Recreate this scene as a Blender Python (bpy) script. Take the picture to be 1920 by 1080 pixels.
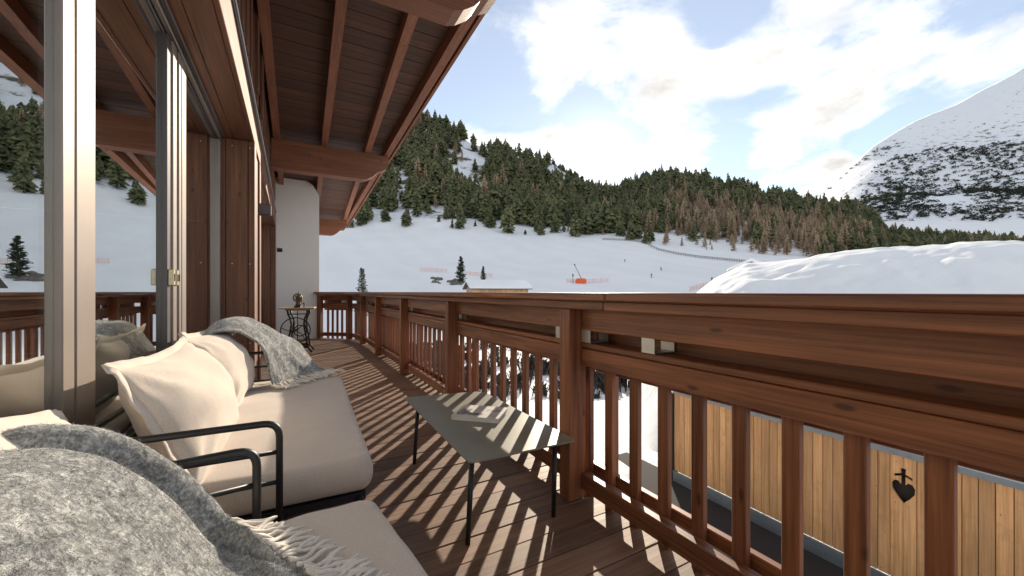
import bpy, bmesh, math, random
import numpy as np
from mathutils import Vector, Matrix

R = math.radians
rng = random.Random(7)
nrg = np.random.default_rng(7)
for o in list(bpy.data.objects):
    bpy.data.objects.remove(o)
sc = bpy.context.scene
COL = sc.collection

# ------------------------------------------------------------------ camera
F = 738.0; CX = 960.0; HY = 547.0; HC = 1.10; TH = R(29.2)
cam_d = bpy.data.cameras.new('camera'); cam = bpy.data.objects.new('camera', cam_d)
COL.objects.link(cam); sc.camera = cam
cam.location = (0, 0, HC); cam.rotation_euler = (R(90), 0, -TH)
cam_d.sensor_width = 36; cam_d.lens = F / 1920 * 36
cam_d.shift_y = (HY - 540) / 1920
cam_d.clip_start = 0.02; cam_d.clip_end = 20000

# ------------------------------------------------------------------ sky, sun, exposure
SUN_AZ = R(41); SUN_EL = R(18.0)
SUND = Vector((math.sin(SUN_AZ) * math.cos(SUN_EL), math.cos(SUN_AZ) * math.cos(SUN_EL), math.sin(SUN_EL)))
world = bpy.data.worlds.new('World'); sc.world = world; world.use_nodes = True
wn = world.node_tree.nodes; wl = world.node_tree.links
wn.clear()
def wnode(t, **k):
    n = wn.new(t)
    for a, b in k.items(): setattr(n, a, b)
    return n
def wmath(op, a, b=None, c=None, clamp=False):
    n = wn.new('ShaderNodeMath'); n.operation = op; n.use_clamp = clamp
    for i, v in enumerate((a, b, c)):
        if v is None: continue
        if isinstance(v, (int, float)): n.inputs[i].default_value = v
        else: wl.new(v, n.inputs[i])
    return n.outputs[0]
sky = wnode('ShaderNodeTexSky', sky_type='NISHITA', sun_disc=False)
sky.sun_elevation = SUN_EL; sky.sun_rotation = SUN_AZ; sky.altitude = 1500
sky.air_density = 1.0; sky.dust_density = 0.15; sky.ozone_density = 0.5
tc = wnode('ShaderNodeTexCoord')
def pixdir(x, y):
    u = (x - CX) / F; v = (HY - y) / F
    d = Vector((math.sin(TH) + u * math.cos(TH), math.cos(TH) - u * math.sin(TH), v))
    return d.normalized()
sep = wnode('ShaderNodeSeparateXYZ'); wl.new(tc.outputs['Generated'], sep.inputs[0])
zz = wmath('ADD', wmath('MAXIMUM', sep.outputs[2], 0.0), 0.16)
comb = wnode('ShaderNodeCombineXYZ')
wl.new(wmath('DIVIDE', sep.outputs[0], zz), comb.inputs[0]); wl.new(wmath('DIVIDE', sep.outputs[1], zz), comb.inputs[1])
nz = wnode('ShaderNodeTexNoise'); wl.new(comb.outputs[0], nz.inputs['Vector'])
nz.inputs['Scale'].default_value = 1.9; nz.inputs['Detail'].default_value = 10; nz.inputs['Roughness'].default_value = 0.58
nz.inputs['Distortion'].default_value = 0.25
def blob(x, y, k, amp):
    d = pixdir(x, y)
    n = wn.new('ShaderNodeVectorMath'); n.operation = 'DOT_PRODUCT'
    wl.new(tc.outputs['Generated'], n.inputs[0]); n.inputs[1].default_value = d
    e = wmath('POWER', wmath('MAXIMUM', n.outputs['Value'], 0.0), k)
    return wmath('MULTIPLY', e, amp)
bias = None
for b in ((1300, 150, 60, .09), (1580, 150, 70, .09), (1040, 10, 200, .2), (1150, 300, 500, .08), (1800, 90, 90, .07),
          (1420, 345, 260, .12), (930, 165, 320, -.3), (1050, 255, 700, .1), (1350, 45, 420, -.2), (1690, 225, 500, -.22), (1370, 295, 700, -.28), (1500, 300, 900, -.1), (1200, 240, 900, -.1), (1080, 215, 700, -.12), (1840, 20, 300, -.12),
          (1560, 330, 900, .1)):
    v = blob(*b); bias = v if bias is None else wmath('ADD', bias, v)
dens = wmath('ADD', nz.outputs[0], bias)
mr = wnode('ShaderNodeMapRange', interpolation_type='SMOOTHSTEP'); wl.new(dens, mr.inputs[0])
mr.inputs[1].default_value = 0.47; mr.inputs[2].default_value = 0.66; mr.inputs[3].default_value = .2; mr.inputs[4].default_value = 1.0
nz2 = wnode('ShaderNodeTexNoise'); wl.new(comb.outputs[0], nz2.inputs['Vector'])
nz2.inputs['Scale'].default_value = 3.2; nz2.inputs['Detail'].default_value = 6
shade = wnode('ShaderNodeMapRange'); wl.new(wmath('ADD', wmath('MULTIPLY', dens, .75), wmath('MULTIPLY', nz2.outputs[0], .45)), shade.inputs[0])
shade.inputs[1].default_value = .60; shade.inputs[2].default_value = .80; shade.inputs[3].default_value = .48; shade.inputs[4].default_value = 0.25
glow = wmath('ADD', blob(1100, 300, 1500, .9), blob(1100, 300, 120, .05))
cl = wmath('ADD', shade.outputs[0], glow)
ccol = wnode('ShaderNodeVectorMath', operation='SCALE'); ccol.inputs[0].default_value = (1.0, .975, .94); wl.new(cl, ccol.inputs['Scale'])
skys = wnode('ShaderNodeVectorMath', operation='SCALE'); wl.new(sky.outputs[0], skys.inputs[0])
skys.inputs['Scale'].default_value = 0.056
SKYG = skys
mixc = wnode('ShaderNodeMix', data_type='RGBA')
wl.new(mr.outputs[0], mixc.inputs[0]); wl.new(skys.outputs[0], mixc.inputs[6]); wl.new(ccol.outputs[0], mixc.inputs[7])
def sunblob(k, amp):
    n = wn.new('ShaderNodeVectorMath'); n.operation = 'DOT_PRODUCT'
    wl.new(tc.outputs['Generated'], n.inputs[0]); n.inputs[1].default_value = SUND
    return wmath('MULTIPLY', wmath('POWER', wmath('MAXIMUM', n.outputs['Value'], 0.0), k), amp)
disc = wmath('ADD', wmath('ADD', sunblob(30000, 14.0), sunblob(2500, 1.1)), sunblob(300, .16))
dcol = wnode('ShaderNodeVectorMath', operation='SCALE'); dcol.inputs[0].default_value = (1.0, .9, .72); wl.new(disc, dcol.inputs['Scale'])
addc = wnode('ShaderNodeVectorMath', operation='ADD'); wl.new(mixc.outputs[2], addc.inputs[0]); wl.new(dcol.outputs[0], addc.inputs[1])
bg = wnode('ShaderNodeBackground'); wl.new(addc.outputs[0], bg.inputs[0]); bg.inputs[1].default_value = 1.0
wo = wnode('ShaderNodeOutputWorld'); wl.new(bg.outputs[0], wo.inputs[0])

sun_d = bpy.data.lights.new('sun', 'SUN'); sun = bpy.data.objects.new('sun', sun_d); COL.objects.link(sun)
sun_d.energy = 2.0; sun_d.angle = R(0.6); sun_d.color = (1.0, .86, .68)
sun.rotation_euler = SUND.to_track_quat('Z', 'Y').to_euler(); sun.location = (20, 20, 30)
sc.view_settings.view_transform = 'Standard'; sc.view_settings.look = 'None'
sc.view_settings.exposure = 1.72; sc.view_settings.gamma = 1.0
sc.render.engine = 'CYCLES'
try:
    sc.cycles.max_bounces = 6; sc.cycles.diffuse_bounces = 4; sc.cycles.transparent_max_bounces = 12
    sc.cycles.sample_clamp_indirect = 8
except Exception: pass

# ------------------------------------------------------------------ helpers
def at(x, y, D):
    u = (x - CX) / F
    return Vector((D * (math.sin(TH) + u * math.cos(TH)), D * (math.cos(TH) - u * math.sin(TH)), HC + (HY - y) / F * D))

def tag(o, label=None, cat=None, group=None, kind=None):
    if label: o['label'] = label
    if cat: o['category'] = cat
    if group: o['group'] = group
    if kind: o['kind'] = kind
    return o

def empty(name, loc=(0, 0, 0), rz=0, parent=None):
    o = bpy.data.objects.new(name, None); COL.objects.link(o); o.location = loc; o.rotation_euler = (0, 0, rz)
    o.empty_display_size = .1
    if parent: o.parent = parent
    return o

def link(name, me, parent=None, loc=(0, 0, 0), rot=(0, 0, 0)):
    o = bpy.data.objects.new(name, me); COL.objects.link(o); o.location = loc; o.rotation_euler = rot
    if parent: o.parent = parent
    return o

def mesh(name, verts, faces, mat, smooth=False):
    me = bpy.data.meshes.new(name); me.from_pydata([tuple(v) for v in verts], [], [tuple(f) for f in faces]); me.update()
    if mat: me.materials.append(mat)
    if smooth: me.polygons.foreach_set('use_smooth', [True] * len(me.polygons))
    return me

_bc = {}
def boxmesh(sx, sy, sz, mat, b=0.004):
    key = (round(sx, 4), round(sy, 4), round(sz, 4), mat.name, b)
    if key in _bc: return _bc[key]
    bm = bmesh.new(); bmesh.ops.create_cube(bm, size=1)
    bmesh.ops.scale(bm, vec=(sx, sy, sz), verts=bm.verts)
    if b: bmesh.ops.bevel(bm, geom=list(bm.edges), offset=min(b, .3 * min(sx, sy, sz)), segments=1, affect='EDGES')
    me = bpy.data.meshes.new('box'); bm.to_mesh(me); bm.free(); me.materials.append(mat); _bc[key] = me
    return me

def box(name, x0, x1, y0, y1, z0, z1, mat, parent=None, b=0.004, rot=(0, 0, 0)):
    return link(name, boxmesh(x1 - x0, y1 - y0, z1 - z0, mat, b), parent, ((x0 + x1) / 2, (y0 + y1) / 2, (z0 + z1) / 2), rot)

class MB:
    def __init__(s): s.v = []; s.f = []
    def add(s, v, f):
        n = len(s.v); s.v += [tuple(p) for p in v]; s.f += [tuple(i + n for i in q) for q in f]
    def box(s, x0, x1, y0, y1, z0, z1):
        s.add([(x, y, z) for z in (z0, z1) for y in (y0, y1) for x in (x0, x1)],
              [(0, 2, 3, 1), (4, 5, 7, 6), (0, 1, 5, 4), (1, 3, 7, 5), (3, 2, 6, 7), (2, 0, 4, 6)])
    def tube(s, pts, r, n=8, cap=True):
        pts = [Vector(p) for p in pts]; rings = []
        up = Vector((0, 0, 1)); prev = None
        for i, p in enumerate(pts):
            t = (pts[min(i + 1, len(pts) - 1)] - pts[max(i - 1, 0)]).normalized()
            if prev is None:
                a = t.cross(up)
                if a.length < .05: a = t.cross(Vector((1, 0, 0)))
                a.normalize()
            else:
                a = (prev - t * prev.dot(t)).normalized()
            prev = a; b = t.cross(a); rr = r[i] if isinstance(r, (list, tuple)) else r
            rings.append([p + a * rr * math.cos(2 * math.pi * k / n) + b * rr * math.sin(2 * math.pi * k / n) for k in range(n)])
        vs = [q for g in rings for q in g]; fs = []
        for i in range(len(pts) - 1):
            for k in range(n):
                fs.append((i * n + k, i * n + (k + 1) % n, (i + 1) * n + (k + 1) % n, (i + 1) * n + k))
        if cap: fs.append(tuple(range(n))[::-1]); fs.append(tuple((len(pts) - 1) * n + k for k in range(n)))
        s.add(vs, fs)
    def lathe(s, prof, c=(0, 0, 0), n=20):
        vs = []; fs = []
        for r, z in prof:
            vs += [(c[0] + r * math.cos(2 * math.pi * k / n), c[1] + r * math.sin(2 * math.pi * k / n), c[2] + z) for k in range(n)]
        for i in range(len(prof) - 1):
            for k in range(n): fs.append((i * n + k, i * n + (k + 1) % n, (i + 1) * n + (k + 1) % n, (i + 1) * n + k))
        fs.append(tuple(range(n))[::-1]); fs.append(tuple((len(prof) - 1) * n + k for k in range(n)))
        s.add(vs, fs)
    def prism(s, poly, axis, a, b):
        n = len(poly)
        def P(p, t): return {'x': (t, p[0], p[1]), 'y': (p[0], t, p[1]), 'z': (p[0], p[1], t)}[axis]
        vs = [P(p, a) for p in poly] + [P(p, b) for p in poly]
        fs = [tuple(range(n)), tuple(range(2 * n - 1, n - 1, -1))] + [(i, i + n, (i + 1) % n + n, (i + 1) % n) for i in range(n)]
        s.add(vs, fs)
    def build(s, name, mat, parent=None, smooth=False, loc=(0, 0, 0), rz=0):
        me = mesh(name, s.v, s.f, mat, smooth)
        bm = bmesh.new(); bm.from_mesh(me); bmesh.ops.recalc_face_normals(bm, faces=bm.faces); bm.to_mesh(me); bm.free()
        return link(name, me, parent, loc, (0, 0, rz))

def fillet(pts, r, n=6):
    pts = [Vector(p) for p in pts]; out = [pts[0]]
    for i in range(1, len(pts) - 1):
        a = (pts[i - 1] - pts[i]); b = (pts[i + 1] - pts[i]); rr = min(r, a.length * .49, b.length * .49)
        p0 = pts[i] + a.normalized() * rr; p2 = pts[i] + b.normalized() * rr
        for k in range(n + 1):
            t = k / n; out.append(p0 * (1 - t) ** 2 + pts[i] * 2 * t * (1 - t) + p2 * t * t)
    out.append(pts[-1]); return out

def catmull(P, n, axis):
    P = np.asarray(P, float); P = np.moveaxis(P, axis, 0); m = len(P); out = []
    for t in np.linspace(0, m - 1, n):
        i = min(int(t), m - 2); u = t - i
        p0 = P[max(i - 1, 0)]; p1 = P[i]; p2 = P[i + 1]; p3 = P[min(i + 2, m - 1)]
        out.append(.5 * (2 * p1 + (p2 - p0) * u + (2 * p0 - 5 * p1 + 4 * p2 - p3) * u * u + (3 * p1 - p0 - 3 * p2 + p3) * u ** 3))
    return np.moveaxis(np.array(out), 0, axis)

def fnoise(x, y, seed=0, oct=4):
    r = np.random.default_rng(seed); s = 0; a = 1.0; f = 1.0
    for o in range(oct):
        for k in range(4):
            th = r.uniform(0, 6.283); ph = r.uniform(0, 6.283); ff = f * r.uniform(.8, 1.25)
            s = s + a * .5 * np.sin((x * math.cos(th) + y * math.sin(th)) * ff + ph)
        a *= .5; f *= 2.03
    return s

# ------------------------------------------------------------------ materials
def newmat(name):
    m = bpy.data.materials.new(name); m.use_nodes = True; m.node_tree.nodes.clear()
    nt = m.node_tree
    out = nt.nodes.new('ShaderNodeOutputMaterial'); p = nt.nodes.new('ShaderNodeBsdfPrincipled')
    nt.links.new(p.outputs[0], out.inputs[0]); return m, nt, p, out
def N(nt, t, **k):
    n = nt.nodes.new(t)
    for a, b in k.items(): setattr(n, a, b)
    return n
def ramp(nt, fac, stops):
    r = N(nt, 'ShaderNodeValToRGB'); nt.links.new(fac, r.inputs[0]); e = r.color_ramp.elements
    while len(e) < len(stops): e.new(.5)
    for i, (p, c) in enumerate(stops): e[i].position = p; e[i].color = (*c, 1)
    return r.outputs[0]
def mixrgb(nt, fac, a, b, mode='MIX'):
    n = N(nt, 'ShaderNodeMix', data_type='RGBA', blend_type=mode)
    for i, v in ((0, fac), (6, a), (7, b)):
        if isinstance(v, (int, float)): n.inputs[i].default_value = v
        elif isinstance(v, tuple): n.inputs[i].default_value = (*v, 1)
        else: nt.links.new(v, n.inputs[i])
    return n.outputs[2]
def bump(nt, p, h, strength=.3, dist=.01):
    b = N(nt, 'ShaderNodeBump'); b.inputs['Strength'].default_value = strength; b.inputs['Distance'].default_value = dist
    nt.links.new(h, b.inputs['Height']); nt.links.new(b.outputs[0], p.inputs['Normal'])
def noise(nt, vec, scale, detail=4, rough=.5, dist=0):
    n = N(nt, 'ShaderNodeTexNoise')
    if vec is not None: nt.links.new(vec, n.inputs['Vector'])
    n.inputs['Scale'].default_value = scale; n.inputs['Detail'].default_value = detail
    n.inputs['Roughness'].default_value = rough; n.inputs['Distortion'].default_value = dist
    return n.outputs[0]
def objvec(nt, scale=(1, 1, 1), rnd=True):
    t = N(nt, 'ShaderNodeTexCoord'); v = t.outputs['Object']
    if rnd:
        oi = N(nt, 'ShaderNodeObjectInfo')
        s = N(nt, 'ShaderNodeVectorMath', operation='SCALE'); s.inputs[0].default_value = (37, 71, 53); nt.links.new(oi.outputs['Random'], s.inputs['Scale'])
        a = N(nt, 'ShaderNodeVectorMath', operation='ADD'); nt.links.new(v, a.inputs[0]); nt.links.new(s.outputs[0], a.inputs[1]); v = a.outputs[0]
    m = N(nt, 'ShaderNodeVectorMath', operation='MULTIPLY'); nt.links.new(v, m.inputs[0]); m.inputs[1].default_value = scale
    return m.outputs[0]

def wood(name, dark, light, axis, rough=.5, gs=1.0, knots=True, wear=None, bstr=.25, kn=1.0):
    m, nt, p, out = newmat(name)
    ax = 'xyz'.index(axis)
    sc1 = [26 * gs] * 3; sc1[ax] = 1.3 * gs
    g = noise(nt, objvec(nt, sc1), 1.0, 6, .6, .7)
    sc2 = [90 * gs] * 3; sc2[ax] = 2.0 * gs
    fine = noise(nt, objvec(nt, sc2), 1.0, 3, .6, .2)
    sc3 = [3.0] * 3; sc3[ax] = .7
    big = noise(nt, objvec(nt, sc3), 1.0, 3)
    c = ramp(nt, g, [(.28, dark), (.52, tuple((a + b) / 2 for a, b in zip(dark, light))), (.75, light)])
    c = mixrgb(nt, .35, c, ramp(nt, fine, [(.35, tuple(x * .5 for x in dark)), (.65, light)]))
    c = mixrgb(nt, .6, c, ramp(nt, big, [(.3, (.66, .64, .62)), (.7, (1.22, 1.2, 1.18))]), 'MULTIPLY')
    oi = N(nt, 'ShaderNodeObjectInfo')
    c = mixrgb(nt, 1.0, c, ramp(nt, oi.outputs['Random'], [(0, (.8, .79, .78)), (1, (1.2, 1.18, 1.16))]), 'MULTIPLY')
    if knots:
        sk = [9.0 * kn] * 3; sk[ax] = 3.2 * kn * kn
        v = N(nt, 'ShaderNodeTexVoronoi'); nt.links.new(objvec(nt, sk), v.inputs['Vector']); v.inputs['Scale'].default_value = 1.0
        kf = ramp(nt, v.outputs['Distance'], [(.05, (1, 1, 1)), (.105, (0, 0, 0))])
        c = mixrgb(nt, mixrgb(nt, 1.0, kf, (.75, .75, .75), 'MULTIPLY'), c, tuple(x * .35 for x in dark))
    if wear:
        w = noise(nt, objvec(nt, (5, 5, 5)), 1.0, 8, .7)
        c = mixrgb(nt, ramp(nt, w, [(.52, (0, 0, 0)), (.72, (.55, .55, .55))]), c, wear)
    nt.links.new(c, p.inputs['Base Color'])
    rr = N(nt, 'ShaderNodeMapRange'); nt.links.new(g, rr.inputs[0]); rr.inputs[3].default_value = rough - .1; rr.inputs[4].default_value = rough + .14
    nt.links.new(rr.outputs[0], p.inputs['Roughness'])
    bump(nt, p, mixrgb(nt, .5, g, fine), bstr, .004)
    return m

def plain(name, col, rough=.5, metal=0, nscale=30, var=.12, bstr=.05, bd=.002):
    m, nt, p, out = newmat(name)
    n = noise(nt, objvec(nt), nscale, 5, .6)
    c = ramp(nt, n, [(.3, tuple(x * (1 - var) for x in col)), (.7, tuple(x * (1 + var) for x in col))])
    nt.links.new(c, p.inputs['Base Color']); p.inputs['Roughness'].default_value = rough; p.inputs['Metallic'].default_value = metal
    if bstr: bump(nt, p, n, bstr, bd)
    return m

RD = (.105, .034, .015); RL = (.43, .168, .075)
M = {}
for a in 'xyz':
    M['rail_' + a] = wood('railing_wood_' + a, RD, RL, a, .45)
    M['wall_' + a] = wood('facade_wood_' + a, (.105, .038, .018), (.24, .105, .055), a, .55)
    M['roof_' + a] = wood('roof_wood_' + a, (.14, .046, .022), (.3, .125, .066), a, .6)
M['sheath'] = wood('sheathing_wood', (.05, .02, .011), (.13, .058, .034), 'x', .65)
M['deck'] = wood('deck_wood', (.15, .082, .05), (.36, .22, .145), 'x', .58, wear=(.27, .19, .135))
M['larch_z'] = wood('larch_wood', (.62, .30, .11), (.88, .54, .26), 'z', .6, gs=.8, wear=(.42, .23, .1), kn=1.5)
M['larch_y'] = wood('larch_wood_y', (.5, .3, .15), (.74, .52, .3), 'y', .6)
M['top'] = wood('table_top_wood', (.3, .19, .11), (.52, .37, .24), 'x', .55)
M['black'] = plain('black_powder_coat', (.017, .018, .02), .42)
M['iron'] = plain('cast_iron', (.02, .019, .018), .5, .4)
M['metal'] = plain('galvanised_steel', (.55, .55, .53), .4, .7)
M['zinc'] = plain('zinc_flashing', (.24, .27, .29), .45, .5, 6)
M['frame'] = plain('bronze_window_frame', (.3, .255, .225), .38, .35, 4, .05)
M['framed'] = plain('dark_window_frame', (.11, .1, .1), .4, .35, 4, .05)
M['gasket'] = plain('rubber_gasket', (.02, .018, .018), .6)
M['handle'] = plain('brass_handle', (.55, .48, .32), .35, .6)
M['bronze'] = plain('aged_bronze', (.16, .1, .055), .4, .6, 60, .4)
M['plaster'] = plain('white_render', (.85, .84, .82), .85, 0, 60, .03, .25, .004)
M['felt'] = plain('roofing_felt', (.035, .03, .028), .9, 0, 80, .3, .3)
M['tabletop'] = plain('olive_grey_lacquer', (.27, .27, .225), .38, .0, 3, .12, .02)
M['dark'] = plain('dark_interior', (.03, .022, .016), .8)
M['orange'] = plain('orange_paint', (.8, .12, .02), .5)
M['net'] = plain('orange_net', (.75, .3, .16), .7)
M['rock'] = plain('grey_rock', (.16, .14, .12), .9, 0, 6, .5, .6, .1)
M['post'] = plain('weathered_post', (.12, .1, .085), .8)
M['curtain'] = plain('linen_curtain', (.36, .37, .3), .8)
M['jacket'] = plain('ski_jacket', (.03, .035, .06), .7)
M['twig'] = plain('bare_twig', (.055, .045, .036), .9)

def snowmat(name, scale=1.0, tracks=False, blue=0):
    m, nt, p, out = newmat(name)
    t = N(nt, 'ShaderNodeTexCoord'); v = t.outputs['Object']
    a = noise(nt, v, .05 * scale, 5, .55); b = noise(nt, v, .8 * scale, 6, .6); c = noise(nt, v, 14 * scale, 4, .6)
    col = ramp(nt, a, [(.3, (.84, .835, .825)), (.7, (.89, .885, .875))])
    h = mixrgb(nt, .35, mixrgb(nt, .5, a, b), c)
    if tracks:
        w = N(nt, 'ShaderNodeTexWave'); nt.links.new(v, w.inputs['Vector']); w.inputs['Scale'].default_value = .018; w.inputs['Distortion'].default_value = 6; w.inputs['Detail'].default_value = 4
        h = mixrgb(nt, .08, h, w.outputs[0])
        sp = noise(nt, v, .16, 6, .7)
        col = mixrgb(nt, .16, col, ramp(nt, w.outputs[0], [(.35, (.9, .9, .91)), (.65, (1.03, 1.03, 1.03))]), 'MULTIPLY')
        col = mixrgb(nt, ramp(nt, sp, [(.69, (0, 0, 0)), (.72, (.6, .6, .6))]), col, (.62, .63, .65))
    nt.links.new(col, p.inputs['Base Color']); p.inputs['Roughness'].default_value = .75
    p.inputs['Specular IOR Level'].default_value = .25
    bump(nt, p, h, .5, .25 / scale)
    return m
M['snow'] = snowmat('piste_snow', 1.0, True)
M['snownear'] = snowmat('near_snow', 6.0)

def forestfloor():
    m, nt, p, out = newmat('forest_floor_snow')
    t = N(nt, 'ShaderNodeTexCoord')
    a = noise(nt, t.outputs['Object'], .03, 8, .65)
    c = ramp(nt, a, [(.40, (.1, .09, .06)), (.47, (.8, .81, .84))])
    nt.links.new(c, p.inputs['Base Color']); p.inputs['Roughness'].default_value = .9; bump(nt, p, a, .8, 6)
    return m
M['floor'] = forestfloor()
def alpmat():
    m, nt, p, out = newmat('alpine_snow_and_scrub')
    t = N(nt, 'ShaderNodeTexCoord')
    mp = N(nt, 'ShaderNodeVectorMath', operation='MULTIPLY'); nt.links.new(t.outputs['Object'], mp.inputs[0]); mp.inputs[1].default_value = (.03, .03, .055)
    a = noise(nt, mp.outputs[0], 1.6, 9, .68, .5); b = noise(nt, t.outputs['Object'], .0035, 4, .5)
    s = N(nt, 'ShaderNodeMath', operation='ADD'); nt.links.new(a, s.inputs[0]); 
    sb = N(nt, 'ShaderNodeMath', operation='MULTIPLY'); nt.links.new(b, sb.inputs[0]); sb.inputs[1].default_value = .35; nt.links.new(sb.outputs[0], s.inputs[1])
    sz = N(nt, 'ShaderNodeSeparateXYZ'); nt.links.new(t.outputs['Object'], sz.inputs[0])
    hm = N(nt, 'ShaderNodeMapRange'); nt.links.new(sz.outputs[2], hm.inputs[0]); hm.inputs[1].default_value = 150; hm.inputs[2].default_value = 700; hm.inputs[3].default_value = .02; hm.inputs[4].default_value = -.06
    s2 = N(nt, 'ShaderNodeMath', operation='ADD'); nt.links.new(s.outputs[0], s2.inputs[0]); nt.links.new(hm.outputs[0], s2.inputs[1]); s = s2
    g = noise(nt, t.outputs['Object'], .012, 3)
    dk = mixrgb(nt, g, (.07, .075, .06), (.2, .17, .09))
    c = mixrgb(nt, ramp(nt, s.outputs[0], [(.725, (0, 0, 0)), (.80, (1, 1, 1))]), (.84, .85, .875), dk)
    nt.links.new(c, p.inputs['Base Color']); p.inputs['Roughness'].default_value = .9; bump(nt, p, a, .6, 5)
    return m
M['alp'] = alpmat()

def leafmat(name, c1, c2, snow=0.0):
    m, nt, p, out = newmat(name)
    g = N(nt, 'ShaderNodeNewGeometry')
    n = noise(nt, g.outputs['Position'], .13, 2); n2 = noise(nt, g.outputs['Position'], 1.5, 3)
    c = ramp(nt, mixrgb(nt, .35, n, n2), [(.38, c1), (.62, c2)])
    if snow:
        sx = N(nt, 'ShaderNodeSeparateXYZ'); nt.links.new(g.outputs['True Normal'], sx.inputs[0])
        f = noise(nt, g.outputs['Position'], 5, 3)
        c = mixrgb(nt, ramp(nt, f, [(.62 - snow, (0, 0, 0)), (.70 - snow, (1, 1, 1))]), c, (.8, .82, .84))
    nt.links.new(c, p.inputs['Base Color']); p.inputs['Roughness'].default_value = .8
    tr = N(nt, 'ShaderNodeBsdfTranslucent'); nt.links.new(c, tr.inputs[0])
    mx = N(nt, 'ShaderNodeMixShader'); mx.inputs[0].default_value = .3
    nt.links.new(p.outputs[0], mx.inputs[1]); nt.links.new(tr.outputs[0], mx.inputs[2]); nt.links.new(mx.outputs[0], out.inputs[0])
    return m
M['needle'] = leafmat('pine_needles', (.07, .088, .036), (.24, .235, .105))
M['larch'] = leafmat('bare_larch_twigs', (.33, .225, .14), (.56, .42, .28))
M['needle_near'] = leafmat('near_pine_needles', (.04, .055, .032), (.1, .12, .07), .0)
M['needle_frost'] = leafmat('frosted_pine_needles', (.05, .065, .045), (.11, .13, .09), .13)
M['scrub'] = leafmat('mountain_scrub', (.03, .042, .03), (.075, .085, .05))
M['bark'] = plain('bark', (.09, .065, .05), .9)

def fabric(name, col, scale=900, var=.1):
    m, nt, p, out = newmat(name)
    v = objvec(nt, (1, 1, 1), False)
    a = noise(nt, v, scale, 2, .6); b = noise(nt, v, 9, 4, .6); s = noise(nt, v, 60, 4, .65)
    c = ramp(nt, a, [(.3, tuple(x * (1 - 1.6 * var) for x in col)), (.7, tuple(x * (1 + var) for x in col))])
    c = mixrgb(nt, .5, c, ramp(nt, b, [(.3, (.93, .93, .93)), (.7, (1.05, 1.05, 1.05))]), 'MULTIPLY')
    nt.links.new(c, p.inputs['Base Color']); p.inputs['Roughness'].default_value = .9
    p.inputs['Sheen Weight'].default_value = .25; p.inputs['Specular IOR Level'].default_value = .2
    bump(nt, p, mixrgb(nt, .55, a, s), .35, .0025)
    return m
M['cushion'] = fabric('beige_seat_fabric', (.60, .52, .45), 420, .14)
M['pillow'] = fabric('cream_pillow_fabric', (.68, .59, .5), 420, .12)

def woolmat():
    m, nt, p, out = newmat('grey_wool')
    t = N(nt, 'ShaderNodeTexCoord'); v = t.outputs['Object']
    a = noise(nt, v, 130, 5, .7); b = noise(nt, v, 14, 4, .6); cc = noise(nt, v, 45, 4, .7, .5)
    c = ramp(nt, mixrgb(nt, .5, a, cc), [(.36, (.07, .072, .073)), (.5, (.3, .305, .30)), (.64, (.72, .72, .69))])
    c = mixrgb(nt, .7, c, ramp(nt, b, [(.35, (.5, .51, .52)), (.65, (1.25, 1.25, 1.24))]), 'MULTIPLY')
    nt.links.new(c, p.inputs['Base Color']); p.inputs['Roughness'].default_value = 1; p.inputs['Specular IOR Level'].default_value = .1
    p.inputs['Sheen Weight'].default_value = .4
    bump(nt, p, mixrgb(nt, .5, a, cc), .9, .012)
    return m
M['wool'] = woolmat()
M['fringe'] = plain('cream_wool_fringe', (.74, .69, .62), .95, 0, 200, .12, .3)
def fibmat():
    m, nt, p, out = newmat('wool_fibres')
    g = N(nt, 'ShaderNodeNewGeometry')
    c = ramp(nt, g.outputs['Random Per Island'], [(.0, (.1, .1, .102)), (.45, (.34, .34, .34)), (.8, (.68, .68, .65))])
    nt.links.new(c, p.inputs['Base Color']); p.inputs['Roughness'].default_value = 1
    return m
M['fibre'] = fibmat()

def glassmat():
    m, nt, p, out = newmat('window_glass'); nt.nodes.remove(p)
    lw = N(nt, 'ShaderNodeLayerWeight'); lw.inputs[0].default_value = .5
    mr_ = N(nt, 'ShaderNodeMapRange'); nt.links.new(lw.outputs['Facing'], mr_.inputs[0])
    mr_.inputs[1].default_value = .1; mr_.inputs[2].default_value = 1; mr_.inputs[3].default_value = .25; mr_.inputs[4].default_value = .98
    g = N(nt, 'ShaderNodeBsdfGlossy'); g.inputs['Roughness'].default_value = .003; g.inputs[0].default_value = (.97, .98, .97, 1)
    tr = N(nt, 'ShaderNodeBsdfTransparent'); tr.inputs[0].default_value = (.86, .9, .88, 1)
    mx = N(nt, 'ShaderNodeMixShader'); nt.links.new(mr_.outputs[0], mx.inputs[0]); nt.links.new(tr.outputs[0], mx.inputs[1]); nt.links.new(g.outputs[0], mx.inputs[2])
    nt.links.new(mx.outputs[0], out.inputs[0]); return m
M['glass'] = glassmat()

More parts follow.
